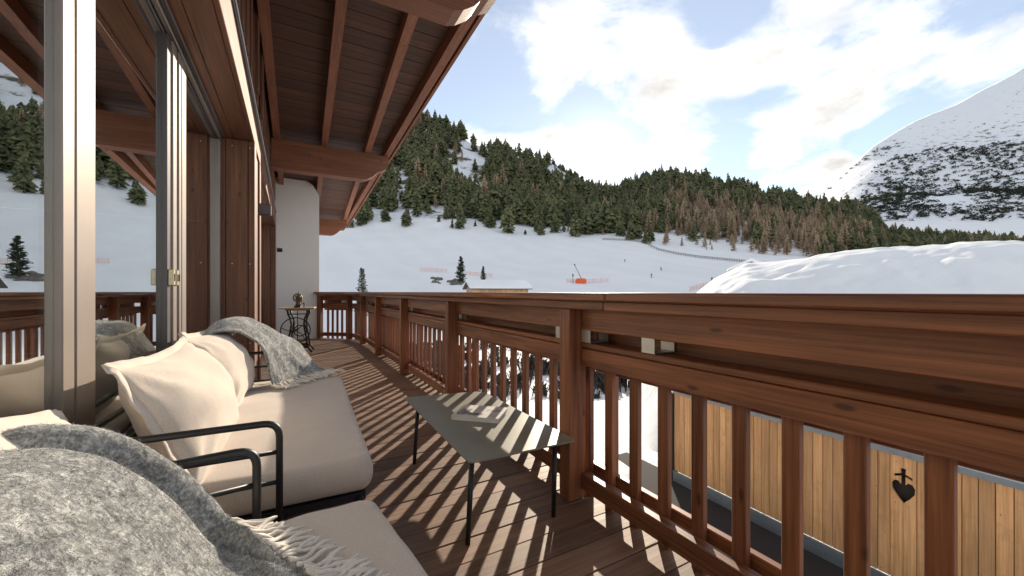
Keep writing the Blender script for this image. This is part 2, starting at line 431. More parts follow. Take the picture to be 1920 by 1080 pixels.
# ------------------------------------------------------------------ terrain
def ip(x, tab): return np.interp(x, [t[0] for t in tab], [t[1] for t in tab])
RIDGE = [(-900, 300), (300, 260), (600, 235), (700, 225), (790, 226), (850, 246), (900, 272), (950, 286), (1000, 296), (1040, 312), (1070, 332), (1100, 347), (1130, 350), (1160, 358),
         (1190, 352), (1220, 342), (1260, 336), (1300, 342), (1340, 352), (1400, 364), (1450, 372), (1500, 382), (1560, 392), (1620, 410), (1640, 422), (1700, 441), (1780, 452), (1830, 462), (1950, 470), (2600, 470), (5000, 470)]
EDGE = [(-900, 430), (640, 424), (700, 426), (760, 430), (830, 425), (900, 430), (960, 438), (1000, 443), (1100, 449), (1200, 452), (1300, 462), (1400, 472), (1500, 481), (1640, 478), (1800, 476), (5000, 480)]
DRIDGE = [(-900, 650), (790, 650), (1000, 600), (1100, 560), (1170, 460), (1500, 400), (1640, 350), (1830, 330), (5000, 330)]
DEDGE = [(-900, 310), (1000, 300), (1200, 270), (1500, 225), (1700, 215), (5000, 215)]
def tz(x, D):
    x = np.asarray(x, float); D = np.asarray(D, float); x, D = np.broadcast_arrays(x, D)
    de = ip(x, DEDGE); dr = ip(x, DRIDGE); ye = ip(x, EDGE); yr = ip(x, RIDGE)
    def zy(y, d): return HC + (HY - y) / F * d
    keysD = [0 * x, 0 * x + 10, 0 * x + 16, 0 * x + 40, 0 * x + 115, .5 * (115 + de), de, de + .55 * (dr - de), dr, dr * 1.3, dr * 3]
    ymid = .5 * (545 + ye) - 4
    ys = .45 * ye + .55 * yr
    keysZ = [0 * x - 2.5, 0 * x - 2.5, 0 * x - 3.2, zy(640, 40.) + 0 * x, zy(549, 115.) + 0 * x, zy(ymid, .5 * (115 + de)), zy(ye, de), zy(ys + 6, de + .55 * (dr - de)), zy(yr, dr), zy(yr, dr) * .72, zy(yr, dr) * .3]
    z = np.full(x.shape, keysZ[-1].min() if False else 0.0)
    z = keysZ[-1].copy()
    for i in range(len(keysD) - 1):
        a, b = keysD[i], keysD[i + 1]
        t = np.clip((D - a) / np.maximum(b - a, 1e-6), 0, 1)
        if i in (3, 4): t = t
        z = np.where((D >= a) & (D < b), keysZ[i] * (1 - t) + keysZ[i + 1] * t, z)
    u = (x - CX) / F
    wx = D * u; wy = D
    amp = np.clip((D - 20) / 120, 0, 1)
    z = z + amp * (.5 * fnoise(wx * .03, wy * .03, 3, 3) + np.clip((D - de) / 60, 0, 1) * 2.2 * fnoise(wx * .03, wy * .03, 5, 4))
    return z
def tpt(x, D, dz=0): 
    p = at(x, HY, D); p.z = float(tz(x, D)) + dz; return p

def solveD(x, y):
    lo, hi = 100, 300
    for _ in range(40):
        m_ = (lo + hi) / 2; yy = HY - F * (float(tz(x, m_)) - HC) / m_
        if yy > y: lo = m_
        else: hi = m_
    return lo

angs = np.radians(np.linspace(-66, 76, 300)); xs = CX + F * np.tan(angs)
Ds = np.concatenate([np.linspace(4, 20, 9)[:-1], np.geomspace(20, 300, 60)[:-1], np.geomspace(300, 750, 70)[:-1], np.geomspace(750, 1900, 10)])
XX, DD = np.meshgrid(xs, Ds)
RR = DD * np.cos(np.arctan((XX - CX) / F)) if False else DD
U = (XX - CX) / F
ZZ = tz(XX, DD)
PX = DD * (math.sin(TH) + U * math.cos(TH)); PY = DD * (math.cos(TH) - U * math.sin(TH))
def gridmesh(name, PX, PY, PZ, mats, matidx=None, smooth=True):
    n, m = PX.shape
    v = np.stack([PX, PY, PZ], -1).reshape(-1, 3)
    i = np.arange(n * m).reshape(n, m)
    f = np.stack([i[:-1, :-1], i[:-1, 1:], i[1:, 1:], i[1:, :-1]], -1).reshape(-1, 4)
    me = bpy.data.meshes.new(name); me.vertices.add(len(v)); me.vertices.foreach_set('co', v.ravel())
    me.loops.add(f.size); me.loops.foreach_set('vertex_index', f.ravel())
    me.polygons.add(len(f)); me.polygons.foreach_set('loop_start', np.arange(0, f.size, 4)); me.polygons.foreach_set('loop_total', np.full(len(f), 4))
    for q in mats: me.materials.append(q)
    if matidx is not None: me.polygons.foreach_set('material_index', matidx.ravel().astype(int))
    me.polygons.foreach_set('use_smooth', np.full(len(f), smooth)); me.update(); me.validate()
    return me
de = ip(XX, DEDGE); mi = (DD > de * 1.06)[:-1, :-1].astype(int)
terr = link('snow_slope', gridmesh('snow_slope', PX, PY, ZZ, [M['snow'], M['floor']], mi)); tag(terr, kind='structure')
g = MB(); g.lathe([(3000, -.2), (3000, 0)], (0, 0, 0), 64)
base = g.build('snow_ground', M['snow'], loc=(0, 0, -4.2)); tag(base, kind='structure')

# far right mountain
SKY2 = [(1300, 470), (1400, 432), (1500, 388), (1545, 362), (1600, 302), (1640, 271), (1700, 239), (1800, 189), (1870, 151), (1920, 122), (2100, 40), (2500, -60), (3300, 60), (4200, 300)]
xs2 = np.linspace(1300, 4200, 190); ts = np.linspace(0, 1.35, 90)
X2, T2 = np.meshgrid(xs2, ts)
def mz(x, t):
    ys = ip(x, SKY2); D = 640 + 900 * t
    yb = 452.0
    # snowfield then slope
    y = np.where(t < .12, yb + (416 - yb) * t / .12, 416 + (ys - 416) * np.clip((t - .12) / .88, 0, 1) ** 1.0)
    z = HC + (HY - y) / F * D
    z = np.where(t > 1, z - (t - 1) * 1500, z)
    return D, z
D2, Z2 = mz(X2, T2); U2 = (X2 - CX) / F
P2x = D2 * (math.sin(TH) + U2 * math.cos(TH)); P2y = D2 * (math.cos(TH) - U2 * math.sin(TH))
Z2 = Z2 + np.clip(T2 * 4 - .4, 0, 1) * (7 * fnoise(P2x * .012, P2y * .012, 11, 5) - 16 * np.abs(np.sin(fnoise(P2x * .004, P2y * .004, 13, 2) * 2.2)) * np.clip(1.1 - T2, 0, 1))
mt = link('mountain', gridmesh('mountain', P2x, P2y, Z2, [M['alp'], M['snow']], (T2 < .13)[:-1, :-1].astype(int))); tag(mt, kind='structure')

# ------------------------------------------------------------------ trees
def conifer(seed, whorls, per, h, rbase, jitter, droop, larch=False, round_=False):
    r = random.Random(seed); V = []; T = []
    # trunk
    k = 5
    for z, rad in ((0, .022 * h), (h * .97, .004 * h)):
        for q in range(k): V.append((rad * math.cos(6.283 * q / k), rad * math.sin(6.283 * q / k), z))
    for q in range(k): T += [(q, (q + 1) % k, k + (q + 1) % k), (q, k + (q + 1) % k, k + q)]
    nt_ = len(T)
    for w in range(whorls):
        f = (w + .5) / whorls; z = h * (.1 + .9 * f)
        prof = (1 - f) ** .8 if not round_ else math.sin(math.pi * min(1, (.22 + .78 * f))) ** .6 * (1 - f ** 5) + .06
        rad = rbase * prof + .05 * rbase
        for b in range(per):
            a = 6.283 * (b + r.random()) / per; L = rad * r.uniform(.6, 1.0 + jitter); wd = L * (.55 if not larch else .3) + .04 * rbase
            zz = z + r.uniform(-.5, .5) * h / whorls
            ca, sa = math.cos(a), math.sin(a); dz = -droop * L if not larch else .12 * L
            up = .5 * h / whorls * r.uniform(.8, 1.6)
            i = len(V)
            V.append((0, 0, zz + up)); V.append((ca * L * .6 - sa * wd * .5, sa * L * .6 + ca * wd * .5, zz + dz * .6 - up * .4))
            V.append((ca * L * .6 + sa * wd * .5, sa * L * .6 - ca * wd * .5, zz + dz * .6 - up * .4)); V.append((ca * L, sa * L, zz + dz + up * .25)); 
            V.append((ca * L * .55, sa * L * .55, zz + up * .9))
            T += [(i, i + 1, i + 4), (i, i + 4, i + 2), (i + 1, i + 3, i + 4), (i + 4, i + 3, i + 2)]
    i = len(V); V += [(0.03 * rbase, 0, h * .9), (-.03 * rbase, .03 * rbase, h * .9), (0, -.04 * rbase, h * .9), (0, 0, h * 1.02)]
    T += [(i, i + 1, i + 3), (i + 1, i + 2, i + 3), (i + 2, i, i + 3)]
    return np.array(V, float), np.array(T, int), nt_
pines = [conifer(10 + i, 9, 7, 1.0, .2 + .03 * (i % 3), .35, .35, round_=(i % 2 == 0)) for i in range(6)]
larches = [conifer(40 + i, 15, 7, 1.0, .17 + .02 * (i % 3), .4, 0, larch=True) for i in range(4)]
def treemesh(name, tpl, leaf):
    V, T, nt_ = tpl; me = mesh(name, V, T, leaf); me.materials.append(M['bark'])
    me.polygons.foreach_set('material_index', [1] * nt_ + [0] * (len(T) - nt_)); return me
pine_me = [treemesh('conifer', t, M['needle']) for t in pines]
larch_me = [treemesh('larch', t, M['larch']) for t in larches]
def pix(P): # pixel of a world point
    d = P[0] * math.sin(TH) + P[1] * math.cos(TH); r = P[0] * math.cos(TH) - P[1] * math.sin(TH)
    return CX + F * r / d, HY - F * (P[2] - HC) / d
spots = []
tries = 0
while len(spots) < 5400 and tries < 60000:
    tries += 1
    x = rng.uniform(560, 1960); a = float(ip(x, DEDGE)); b = float(ip(x, DRIDGE))
    t = rng.random() ** .85; D = a * .97 + (b * 1.03 - a * .97) * t
    p = tpt(x, D); px, py = x, HY - F * (p.z - HC) / D
    n1 = float(fnoise(np.array(p.x * .05), np.array(p.y * .02), 21, 3))
    n2 = float(fnoise(np.array(p.x * .006), np.array(p.y * .006), 31, 2))
    lf = 0
    if 1180 < x < 1660: lf = max(0, min(1, 1.5 - abs(x - 1430) / 200)) * max(0, min(1, (.85 - t) * 4)) * .93
    lf = max(lf, .10 + .06 * n2)
    dens = 1.0
    if x < 1160:
        dens = .92 - 1.0 * max(0, n1 - .25) * (1 if t < .9 else .3)
        if t < .2: dens *= .18 + 2.6 * t
        if ((px - 885) / 28) ** 2 + ((py - 300) / 55) ** 2 < 1 or ((px - 760 + (py - 330) * .15) / 10) ** 2 + ((py - 380) / 60) ** 2 < 1: dens *= .12
    elif x < 1520 and t < .16: dens *= .3
    if rng.random() > dens: continue
    if x > 1640: t2 = rng.uniform(.3, .75)
    else: t2 = 1
    h = rng.choice((rng.uniform(6, 12), rng.uniform(11, 18), rng.uniform(14, 23))) * (1.3 if x < 1160 else .9) * t2
    if t < .12: h *= rng.uniform(.3, .9)
    if 1030 < x < 1165 and t > .75: h *= .45
    spots.append((p, h * (1 + .25 * n2), rng.random() < lf, D, t))
order = sorted(range(len(spots)), key=lambda i: -spots[i][1] / spots[i][3])
np_, nl = 0, 0; rest = []
for i in order:
    p, h, isl, D, t = spots[i]
    if isl and nl < 130:
        o = link('bare_larch', larch_me[nl % 4], None, p - Vector((0, 0, .3)), (0, 0, rng.uniform(0, 6.28))); o.scale = (h * 1.15, h * 1.15, h * 1.05); nl += 1
        z_ = 'standing at the piste edge of the rounded wooded hill' if t < .2 else ('in the brown stand on the rounded wooded hill' if p.x * math.cos(TH) - p.y * math.sin(TH) > .27 * D else 'scattered among green conifers on the steep mountainside')
        tag(o, 'leafless brown larch ' + z_, 'tree', 'brown larches ' + z_)
    elif not isl and np_ < 260:
        o = link('conifer_tree', pine_me[np_ % 6], None, p - Vector((0, 0, .3)), (0, 0, rng.uniform(0, 6.28))); o.scale = (h * 1.25, h * 1.25, h); np_ += 1
        hill = p.x * math.cos(TH) - p.y * math.sin(TH) > .27 * D
        z_ = ('at the foot of ' if t < .2 else ('on the crest of ' if t > .88 else 'partway up ')) + ('the rounded wooded hill' if hill else 'the steep forested mountainside')
        tag(o, 'dark green conifer ' + z_, 'tree', 'green conifers ' + z_)
    else: rest.append((p, h, isl))
def joined(name, items, tpls, mats, ntr=True):
    VV, TT, MI = [], [], []; off = 0
    for (p, s, k, rz, mid) in items:
        V, T, nt_ = tpls[k]; c, sn = math.cos(rz), math.sin(rz)
        W = np.empty_like(V); W[:, 0] = (V[:, 0] * c - V[:, 1] * sn) * s[0] + p[0]; W[:, 1] = (V[:, 0] * sn + V[:, 1] * c) * s[0] + p[1]; W[:, 2] = V[:, 2] * s[1] + p[2]
        VV.append(W); TT.append(T + off); off += len(V); MI.append(np.full(len(T), mid))
    V = np.concatenate(VV); T = np.concatenate(TT); MI = np.concatenate(MI)
    me = bpy.data.meshes.new(name); me.vertices.add(len(V)); me.vertices.foreach_set('co', V.ravel())
    me.loops.add(T.size); me.loops.foreach_set('vertex_index', T.ravel()); me.polygons.add(len(T))
    me.polygons.foreach_set('loop_start', np.arange(0, T.size, 3)); me.polygons.foreach_set('loop_total', np.full(len(T), 3))
    for q in mats: me.materials.append(q)
    me.polygons.foreach_set('material_index', MI); me.update(); me.validate()
    return link(name, me)
items = []
for (p, h, isl) in rest:
    k = (6 + rng.randrange(4)) if isl else rng.randrange(6)
    items.append(((p.x, p.y, p.z - .3), (h * (1.15 if isl else 1.25), h), k, rng.uniform(0, 6.28), 1 if isl else 0))
fo = joined('forest', items, pines + larches, [M['needle'], M['larch']])
tag(fo, 'mixed forest of conifers and bare larches covering the slope', 'forest', kind='stuff')

# scrub on the far mountain
def clump(seed):
    r = random.Random(seed); V = []; T = []
    for k in range(14):
        c = Vector((r.gauss(0, .38), r.gauss(0, .38), r.uniform(.1, .7))); i = len(V); s = r.uniform(.25, .5)
        for q in range(4): V.append(tuple(c + Vector((r.uniform(-1, 1), r.uniform(-1, 1), r.uniform(-.7, .8))) * s))
        T += [(i, i + 1, i + 2), (i, i + 2, i + 3), (i, i + 3, i + 1), (i + 1, i + 3, i + 2)]
    return np.array(V), np.array(T), 0
clumps = [clump(i) for i in range(5)]
items = []
tries = 0
while len(items) < 2600 and tries < 60000:
    tries += 1
    x = rng.uniform(1500, 2300); t = rng.uniform(.11, .95)
    D, z = mz(np.array(x), np.array(t)); D = float(D)
    p = at(x, HY, D); py = HY - F * (float(z) - HC) / D
    n = float(fnoise(np.array(p.x * .009), np.array(p.y * .009), 61, 3))
    bd = -.02 + 1.1 * math.exp(-((x - 1690) / 60) ** 2 - ((py - 345) / 45) ** 2) + 1.1 * math.exp(-((x - 1890) / 70) ** 2 - ((py - 370) / 45) ** 2) + .25 * math.exp(-((py - 395) / 30) ** 2) + .4 * math.exp(-((x - 1610) / 50) ** 2 - ((py - 370) / 40) ** 2)
    if n * .55 + bd < rng.uniform(0, 1.0): continue
    zz = float(z + np.clip(t * 4 - .4, 0, 1) * (7 * fnoise(np.array(p.x * .012), np.array(p.y * .012), 11, 5) - 16 * abs(math.sin(float(fnoise(np.array(p.x * .004), np.array(p.y * .004), 13, 2)) * 2.2)) * np.clip(1.1 - t, 0, 1)))
    s = rng.uniform(3.5, 9.5)
    items.append(((p.x, p.y, zz), (s * 1.1, s), rng.randrange(5), rng.uniform(0, 6), 0))
sb = joined('mountain_scrub', items, clumps, [M['scrub']]); tag(sb, 'dark mountain pine scrub scattered over the snowy peak', 'shrubs', kind='stuff')

# brushwood on the bank below the balcony
items = []
def twigs(seed):
    r = random.Random(seed); V = []; T = []
    for k in range(46):
        a = r.uniform(0, 6.28); l = r.uniform(.3, 1.0); t = r.uniform(.1, .8); b = Vector((r.gauss(0, .35), r.gauss(0, .35), 0)); e = b + Vector((math.cos(a) * l * t, math.sin(a) * l * t, l)); i = len(V)
        s = Vector((-math.sin(a), math.cos(a), 0)) * .035
        V += [tuple(b + s), tuple(b - s), tuple(e), tuple(b + (e - b) * .6 + s * 4 + Vector((0, 0, .2)))]; T += [(i, i + 1, i + 2), (i, i + 2, i + 3)]
    return np.array(V), np.array(T), 0
tw = [twigs(i) for i in range(4)]
for k in range(230):
    D = rng.uniform(15, 34); x = rng.uniform(600, 1300); p = tpt(x, D)
    if x > 1180 and D < 24: continue
    s = rng.uniform(.35, .9); items.append(((p.x, p.y, p.z - .05), (s, s), rng.randrange(4), rng.uniform(0, 6), 0))
bw = joined('brushwood', items, tw, [M['twig']]); tag(bw, 'dark leafless brushwood poking through snow below the balcony', 'brushwood', kind='stuff')

def bigpine(x, ybase, ytop, D, label, leaf, width):
    D = solveD(x, ybase) if D > 100 else D; width *= D / 105 if D > 100 else 1; base = at(x, ybase, D); top = at(x, ytop, D); h = top.z - base.z
    root = empty('pine_tree', base); tag(root, label, 'tree')
    b = MB(); b.tube([(0, 0, -1), (0, 0, h * .5), (0, 0, h * .95)], [.04 * h, .025 * h, .004 * h], 7); b.build('trunk', M['bark'], root, True)
    r = random.Random(int(x)); V = []; T = []
    W = 24
    for w in range(W):
        f = w / W; z = h * (.06 + .92 * f); rad = width * ((1 - f) ** .75 + .05) * (1 if f > .1 else .75)
        for bnch in range(11):
            a = r.uniform(0, 6.283); L = rad * r.uniform(.55, 1.12); z0 = z + r.uniform(-.02, .02) * h
            for q in range(7):
                t = .3 + .7 * (q + r.random() * .6) / 7; c = Vector((math.cos(a) * L * t, math.sin(a) * L * t, z0 - .12 * L * t + .22 * L * t * t))
                s = .05 * h * r.uniform(.6, 1.15) * (1.15 - .5 * t)
                d = Vector((math.cos(a + r.uniform(-1, 1)), math.sin(a + r.uniform(-1, 1)), r.uniform(.1, .9))).normalized(); sd = d.cross(Vector((r.uniform(-1, 1), r.uniform(-1, 1), 1))).normalized()
                i = len(V); V += [tuple(c - d * s * .6), tuple(c + sd * s * .45), tuple(c + d * s), tuple(c - sd * s * .45)]; T += [(i, i + 1, i + 2), (i, i + 2, i + 3)]
    link('crown', mesh('crown', V, T, leaf), root)
bigpine(864, 531, 479, 105, 'dark green pine rising behind the snowy hut roof beside the rocks', M['needle_near'], 1.9)
bigpine(906, 527, 498, 108, 'small dark pine sapling by the netting right behind the snowy hut', M['needle_near'], 1.0)
bigpine(679, 600, 500, 46, 'frosted young pine standing just beyond the far railing corner', M['needle_frost'], 1.05)

# rocks
def rock(p, s, label):
    bm = bmesh.new(); bmesh.ops.create_icosphere(bm, subdivisions=2, radius=1)
    for v in bm.verts: v.co *= 1 + .35 * math.sin(v.co.x * 3 + s * 9) * math.cos(v.co.y * 4 + s) + rng.uniform(-.15, .15)
    bmesh.ops.scale(bm, vec=(s * 1.5, s, s * .6), verts=bm.verts)
    me = bpy.data.meshes.new('boulder'); bm.to_mesh(me); bm.free(); me.materials.append(M['rock'])
    o = link('boulder', me, None, p, (0, 0, rng.uniform(0, 6))); tag(o, label, 'rock', 'rocks at the foot of the dark pine')
for i in range(22):
    x = rng.uniform(812, 872); D = solveD(x, rng.uniform(522, 531) + (x - 812) * .06)
    rock(tpt(x, D, .1), rng.uniform(.4, 1.15), 'bare grey boulder in the snow at the foot of the pine')
for x, D in ((771, 88), (766, 88.5), (746, 150)):
    o = rock(tpt(x, D, 0), .45, 'bare grey boulder in the snow at the foot of the pine') if False else None

# ------------------------------------------------------------------ huts, nets, snow gun, skiers, slope fence
def hut(p, rz, L, Wd, hw, hr, name, label, ov=.6):
    root = empty(name, p, rz); tag(root, label, 'hut')
    b = MB(); b.prism([(-Wd / 2, -6), (Wd / 2, -6), (Wd / 2, hw), (0, hw + hr), (-Wd / 2, hw)], 'x', 0, L); b.build('wall', M['larch_y'], root)
    n = int(L / .35)
    for k in range(n):
        b = MB(); b.box(k * L / n + .02, (k + 1) * L / n - .02, -Wd / 2 - .05, -Wd / 2, -6, hw - .02); b.build('plank', M['larch_z'], root)
    sl = hr / (Wd / 2)
    def slab(nm, t0, t1, mat, o1, o2):
        b = MB(); b.prism([(-Wd / 2 - o1, hw - sl * o1 + t0), (0, hw + hr + t0), (Wd / 2 + o1, hw - sl * o1 + t0), (Wd / 2 + o1, hw - sl * o1 + t1), (0, hw + hr + t1 + .05), (-Wd / 2 - o1, hw - sl * o1 + t1)], 'x', -o2, L + o2)
        b.build(nm, mat, root)
    slab('roof', .02, .16, M['post'], ov, ov * 1.2); slab('roof_snow', .17, .62, M['snownear'], ov * .9, ov * 1.1)
hut(at(880, 550, 78), -TH + R(17), 11.2, 6.5, .95, 1.1, 'mountain_hut', 'wooden hut with deep roof snow on the piste below the pine')
hut(at(1408, 519, 60), -TH + R(62), 8, 5, 1.0, 1.1, 'mountain_hut', 'brown gable peak poking up behind the lumpy snow bank', .7)

def net(x0, D0, x1, D1, h, label):
    a = tpt(x0, D0); c = tpt(x1, D1); root = empty('safety_net', a); tag(root, label, 'net')
    n = max(3, int((c - a).length / 2.2)); prev = None
    nb = MB()
    for i in range(n + 1):
        t = i / n; q = tpt(x0 + (x1 - x0) * t, D0 + (D1 - D0) * t) - a
        b = MB(); b.tube([q + Vector((0, 0, -.2)), q + Vector((rng.uniform(-.05, .05), 0, h))], .045, 6); b.build('pole', M['net'], root)
        if prev is not None:
            for k in range(6):
                z = h * (.12 + .16 * k); nb.tube([prev + Vector((0, 0, z)), (prev + q) / 2 + Vector((0, 0, z - .06)), q + Vector((0, 0, z))], .022, 4)
            for k in range(1, 8):
                w = prev + (q - prev) * k / 8; nb.tube([w + Vector((0, 0, h * .1)), w + Vector((0, 0, h * .92))], .014, 4)
        prev = q
    nb.build('mesh', M['net'], root)
net(788, solveD(788, 509), 838, solveD(838, 511), 1.6, 'orange safety net beside the pine and rocks')
net(872, solveD(872, 515), 922, solveD(922, 520), 1.5, 'orange safety net between the pine and the sapling')
net(1063, solveD(1063, 530), 1082, solveD(1082, 531), 1.5, 'short orange net on the mast side of the snow cannon')
net(1099, solveD(1099, 531), 1140, solveD(1140, 529), 1.5, 'long orange net starting at the orange snow cannon')
net(1293, solveD(1293, 546), 1332, solveD(1332, 536), 1.5, 'orange net at the edge of the lumpy snow bank')
# snow gun
gp = tpt(1089, solveD(1089, 531)); root = empty('snow_cannon', gp, -TH); root.scale = (1.42, 1.42, 1.42); tag(root, 'orange snow cannon box with slanted lance on the piste', 'snow cannon')
b = MB(); b.prism([(-1.15, 0), (1.15, 0), (1.3, .8), (.8, 1.15), (-.9, 1.15), (-1.25, .7)], 'y', -.5, .5); b.build('cover', M['orange'], root)
b = MB(); b.tube([(.3, 0, .8), (-.1, 0, 1.6), (-1.5, 0, 4.4)], [.09, .08, .05], 8); b.build('lance', M['post'], root)
b = MB(); b.tube([(-1.35, 0, 4.2), (-1.6, 0, 4.6)], .13, 8); b.build('nozzle', M['post'], root)
b = MB(); b.tube([(-1.9, 0, 0), (-1.9, 0, 2.1)], .06, 6); b.box(-2.05, -1.75, -.15, .15, 1.6, 2.2); b.build('hydrant', M['post'], root)
# skiers: one skinned figure each
def skier(x, D, label, lean=.12, flip=1):
    p = tpt(x, D); h = 1.75
    vs = [(0, 0, .95), (0.02, 0, 1.2), (lean, 0, 1.45), (lean + .05, 0, 1.58), (lean + .08, 0, 1.7), (.08, .1, .5), (0, .12, .05), (.14, .12, .03), (.08, -.1, .5), (0, -.12, .05), (.14, -.12, .03),
          (lean + .1, .22, 1.2), (lean + .32, .26, 1.08), (lean + .1, -.22, 1.2), (lean + .32, -.26, 1.08)]
    es = [(0, 1), (1, 2), (2, 3), (3, 4), (0, 5), (5, 6), (6, 7), (0, 8), (8, 9), (9, 10), (2, 11), (11, 12), (2, 13), (13, 14)]
    me = bpy.data.meshes.new('person'); me.from_pydata(vs, es, []); me.materials.append(M['jacket'])
    root = empty('person', p, -TH + (0 if flip > 0 else math.pi)); tag(root, label, 'person')
    o = link('body', me, root)
    m = o.modifiers.new('skin', 'SKIN')
    rad = [.15, .16, .17, .07, .11, .09, .06, .05, .09, .06, .05, .06, .05, .06, .05]
    for v, r_ in zip(me.skin_vertices[0].data if me.skin_vertices else [], rad): v.radius = (r_, r_)
    if me.skin_vertices: me.skin_vertices[0].data[0].use_root = True
    o.modifiers.new('sub', 'SUBSURF').levels = 1
    for s in (-1, 1):
        b = MB(); b.box(-.75, .9, s * .12 - .05, s * .12 + .05, .0, .025); b.build('ski', M['jacket'], root)
        b = MB(); b.tube([(lean + .32, s * .26, 1.08), (lean + .1, s * .36, .02)], .012, 5); b.build('ski_pole', M['black'], root)
skier(1221, solveD(1221, 521), 'dark dressed skier standing on the piste above the orange nets', .1)
skier(1240, solveD(1240, 508), 'dark dressed skier with fence line far above on the slope', .2, -1)
skier(1171, solveD(1171, 492), 'distant dark skier just below the dark slope fence', .2)
skier(1334, solveD(1334, 528), 'dark dressed skier beside the net at the snow bank', .15)
# slope fence
fp = [(1175, 452), (1205, 455), (1235, 470), (1270, 478), (1310, 484), (1350, 488), (1400, 493)]
fx = np.linspace(1130, 1400, 60); fy = np.interp(fx, [1130] + [a for a, _ in fp], [450] + [c for _, c in fp])
pts = [tpt(x, solveD(x, y)) for x, y in zip(fx, fy)]
root = empty('slope_fence', pts[0]); tag(root, 'long dark post fence curving along the top of the piste', 'fence')
rl = MB()
for i, q in enumerate(pts):
    q = q - pts[0]; b = MB(); b.tube([q + Vector((0, 0, -.3)), q + Vector((0, 0, 1.5))], .1, 5); b.build('post', M['post'], root)
    if i:
        for z in (.5, .9, 1.3): rl.tube([pv + Vector((0, 0, z)), q + Vector((0, 0, z))], .09, 4)
    pv = q
rl.build('rails', M['post'], root)

# ------------------------------------------------------------------ snow bank, neighbour terrace, larch screen
BSKY = [(1180, 680), (1240, 610), (1300, 552), (1340, 524), (1400, 496), (1500, 485), (1600, 473), (1700, 464), (1750, 460), (1830, 458), (1920, 456), (2200, 452), (2800, 470)]
bx = np.linspace(1180, 2800, 240); bD = np.concatenate([np.linspace(8.6, 20, 120), np.linspace(20.3, 30, 14)])
BX, BD = np.meshgrid(bx, bD)
zs = HC + (HY - ip(BX, BSKY)) / F * 20
z0 = -2.6
tt = np.clip((BD - 8.6) / 11.4, 0, 1); BZ = z0 + (zs - z0) * (np.sin(tt * math.pi / 2) ** .8)
BZ = np.where(BD > 20, zs - (BD - 20) ** 1.3 * .35, BZ)
BU = (BX - CX) / F; BPX = BD * (math.sin(TH) + BU * math.cos(TH)); BPY = BD * (math.cos(TH) - BU * math.sin(TH))
ridg = fnoise(BPX * 1.0 + .6 * np.sin(BPY * .7), BPY * 1.7, 77, 3)
BZ = BZ + np.clip(tt * 2, 0, 1) * (.15 * np.tanh(1.8 * ridg) + .03 * fnoise(BPX * 4.2, BPY * 6.1, 78, 3)) * np.clip(1.25 - 1.0 * tt, 0, 1)
edge = np.clip((BX - 1180) / 60, 0, 1)
BZ = -2.6 + (BZ + 2.6) * edge
bk = link('snow_bank', gridmesh('snow_bank', BPX, BPY, BZ, [M['snownear']])); tag(bk, 'lumpy wind blown snow bank beyond the railing', kind='structure')

FX = 6.0; FZ0, FZ1 = -2.17, -.72
root = empty('plank_screen', (FX, 1.0, -2.36), R(-2)); tag(root, 'pale larch plank screen with heart and cross cutout below the balcony', 'screen')
bw_ = .112; y = -3.2; k = 0; YH = 1.1
u_ = (1693 - CX) / F   # joint that carries the cutout
YH = None
Dh = F * FX / ((1693 - 548) * math.cos(TH)); YH = (Dh - FX * math.sin(TH)) / math.cos(TH)
k0 = int((YH + 3.2) / bw_); y_first = YH - k0 * bw_
zc = HC - (918 - HY) / F * Dh   # centre height of the heart
hs = Dh / F
heart = [(0, -26), (12, -15), (21, -4), (22, 6), (17, 13), (9, 14), (4, 9), (4, 24), (17, 20), (17, 25), (4, 29), (5, 39), (0, 39)]
n = int((4.95 - y_first) / bw_)
for i in range(n):
    a = y_first + i * bw_; c = a + bw_
    dx = rng.uniform(-.004, .004)
    if abs(c - YH) < .01 or abs(a - YH) < .01:
        s = -1 if abs(c - YH) < .01 else 1
        prof = [(YH + s * (.002 + hx * hs * .74), zc + hy * hs) for hx, hy in heart]
        far = YH + s * (bw_ - .003)
        poly = [(YH + s * .002, FZ0)] + prof + [(YH + s * .002, FZ1), (far, FZ1), (far, FZ0)]
        b = MB(); b.prism([(p[0] - 1.0, p[1] + 2.36) for p in poly], 'x', -.013, .013); b.build('plank', M['larch_z'], root)
    else:
        o = box('plank', dx - .013, dx + .013, a + .003 - 1.0, c - .003 - 1.0, FZ0 + 2.36, FZ1 + 2.36, M['larch_z'], root, .003)
ya, yb = y_first - 1.0, y_first + n * bw_ - 1.0
box('backing', .05, .09, ya, yb, .2, 1.58, M['dark'], root, 0)
box('coping', -.03, .1, ya, yb, 1.642, 1.665, M['zinc'], root, .002)
box('coping_lip', -.036, -.03, ya, yb, 1.60, 1.665, M['zinc'], root, 0)
box('base_flashing', -.045, -.018, ya, yb, 0, .186, M['zinc'], root, .002)
box('end_post', -.04, .1, yb + .004, yb + .1, 0, 1.6, M['dark'], root, .004)
fl = box('terrace_roof', 1.5, 6.3, -4, 6.2, -2.44, -2.36, M['felt'], None, 0); tag(fl, kind='structure')
ys_ = np.linspace(-4, 6.2, 120)
rim = 5.42 + .13 * fnoise(ys_ * 1.6, ys_ * 0, 91, 4)
rim = np.where(ys_ > 4.9, rim + np.clip((ys_ - 4.9) * 1.2, 0, .5), rim)
cols = np.linspace(0, 1, 16)
SX = 1.5 + (rim[:, None] - 1.5) * cols[None, :]; SY = ys_[:, None] + 0 * SX
SZ = -2.36 + .16 * np.sqrt(np.clip(1 - cols[None, :] ** 10, 0, 1)) + .02 * fnoise(SX * 2, SY * 2, 92, 3)
SZ[:, -1] = -2.365
ts_ = link('terrace_snow', gridmesh('terrace_snow', SX, SY, SZ, [M['snownear']])); tag(ts_, kind='structure')

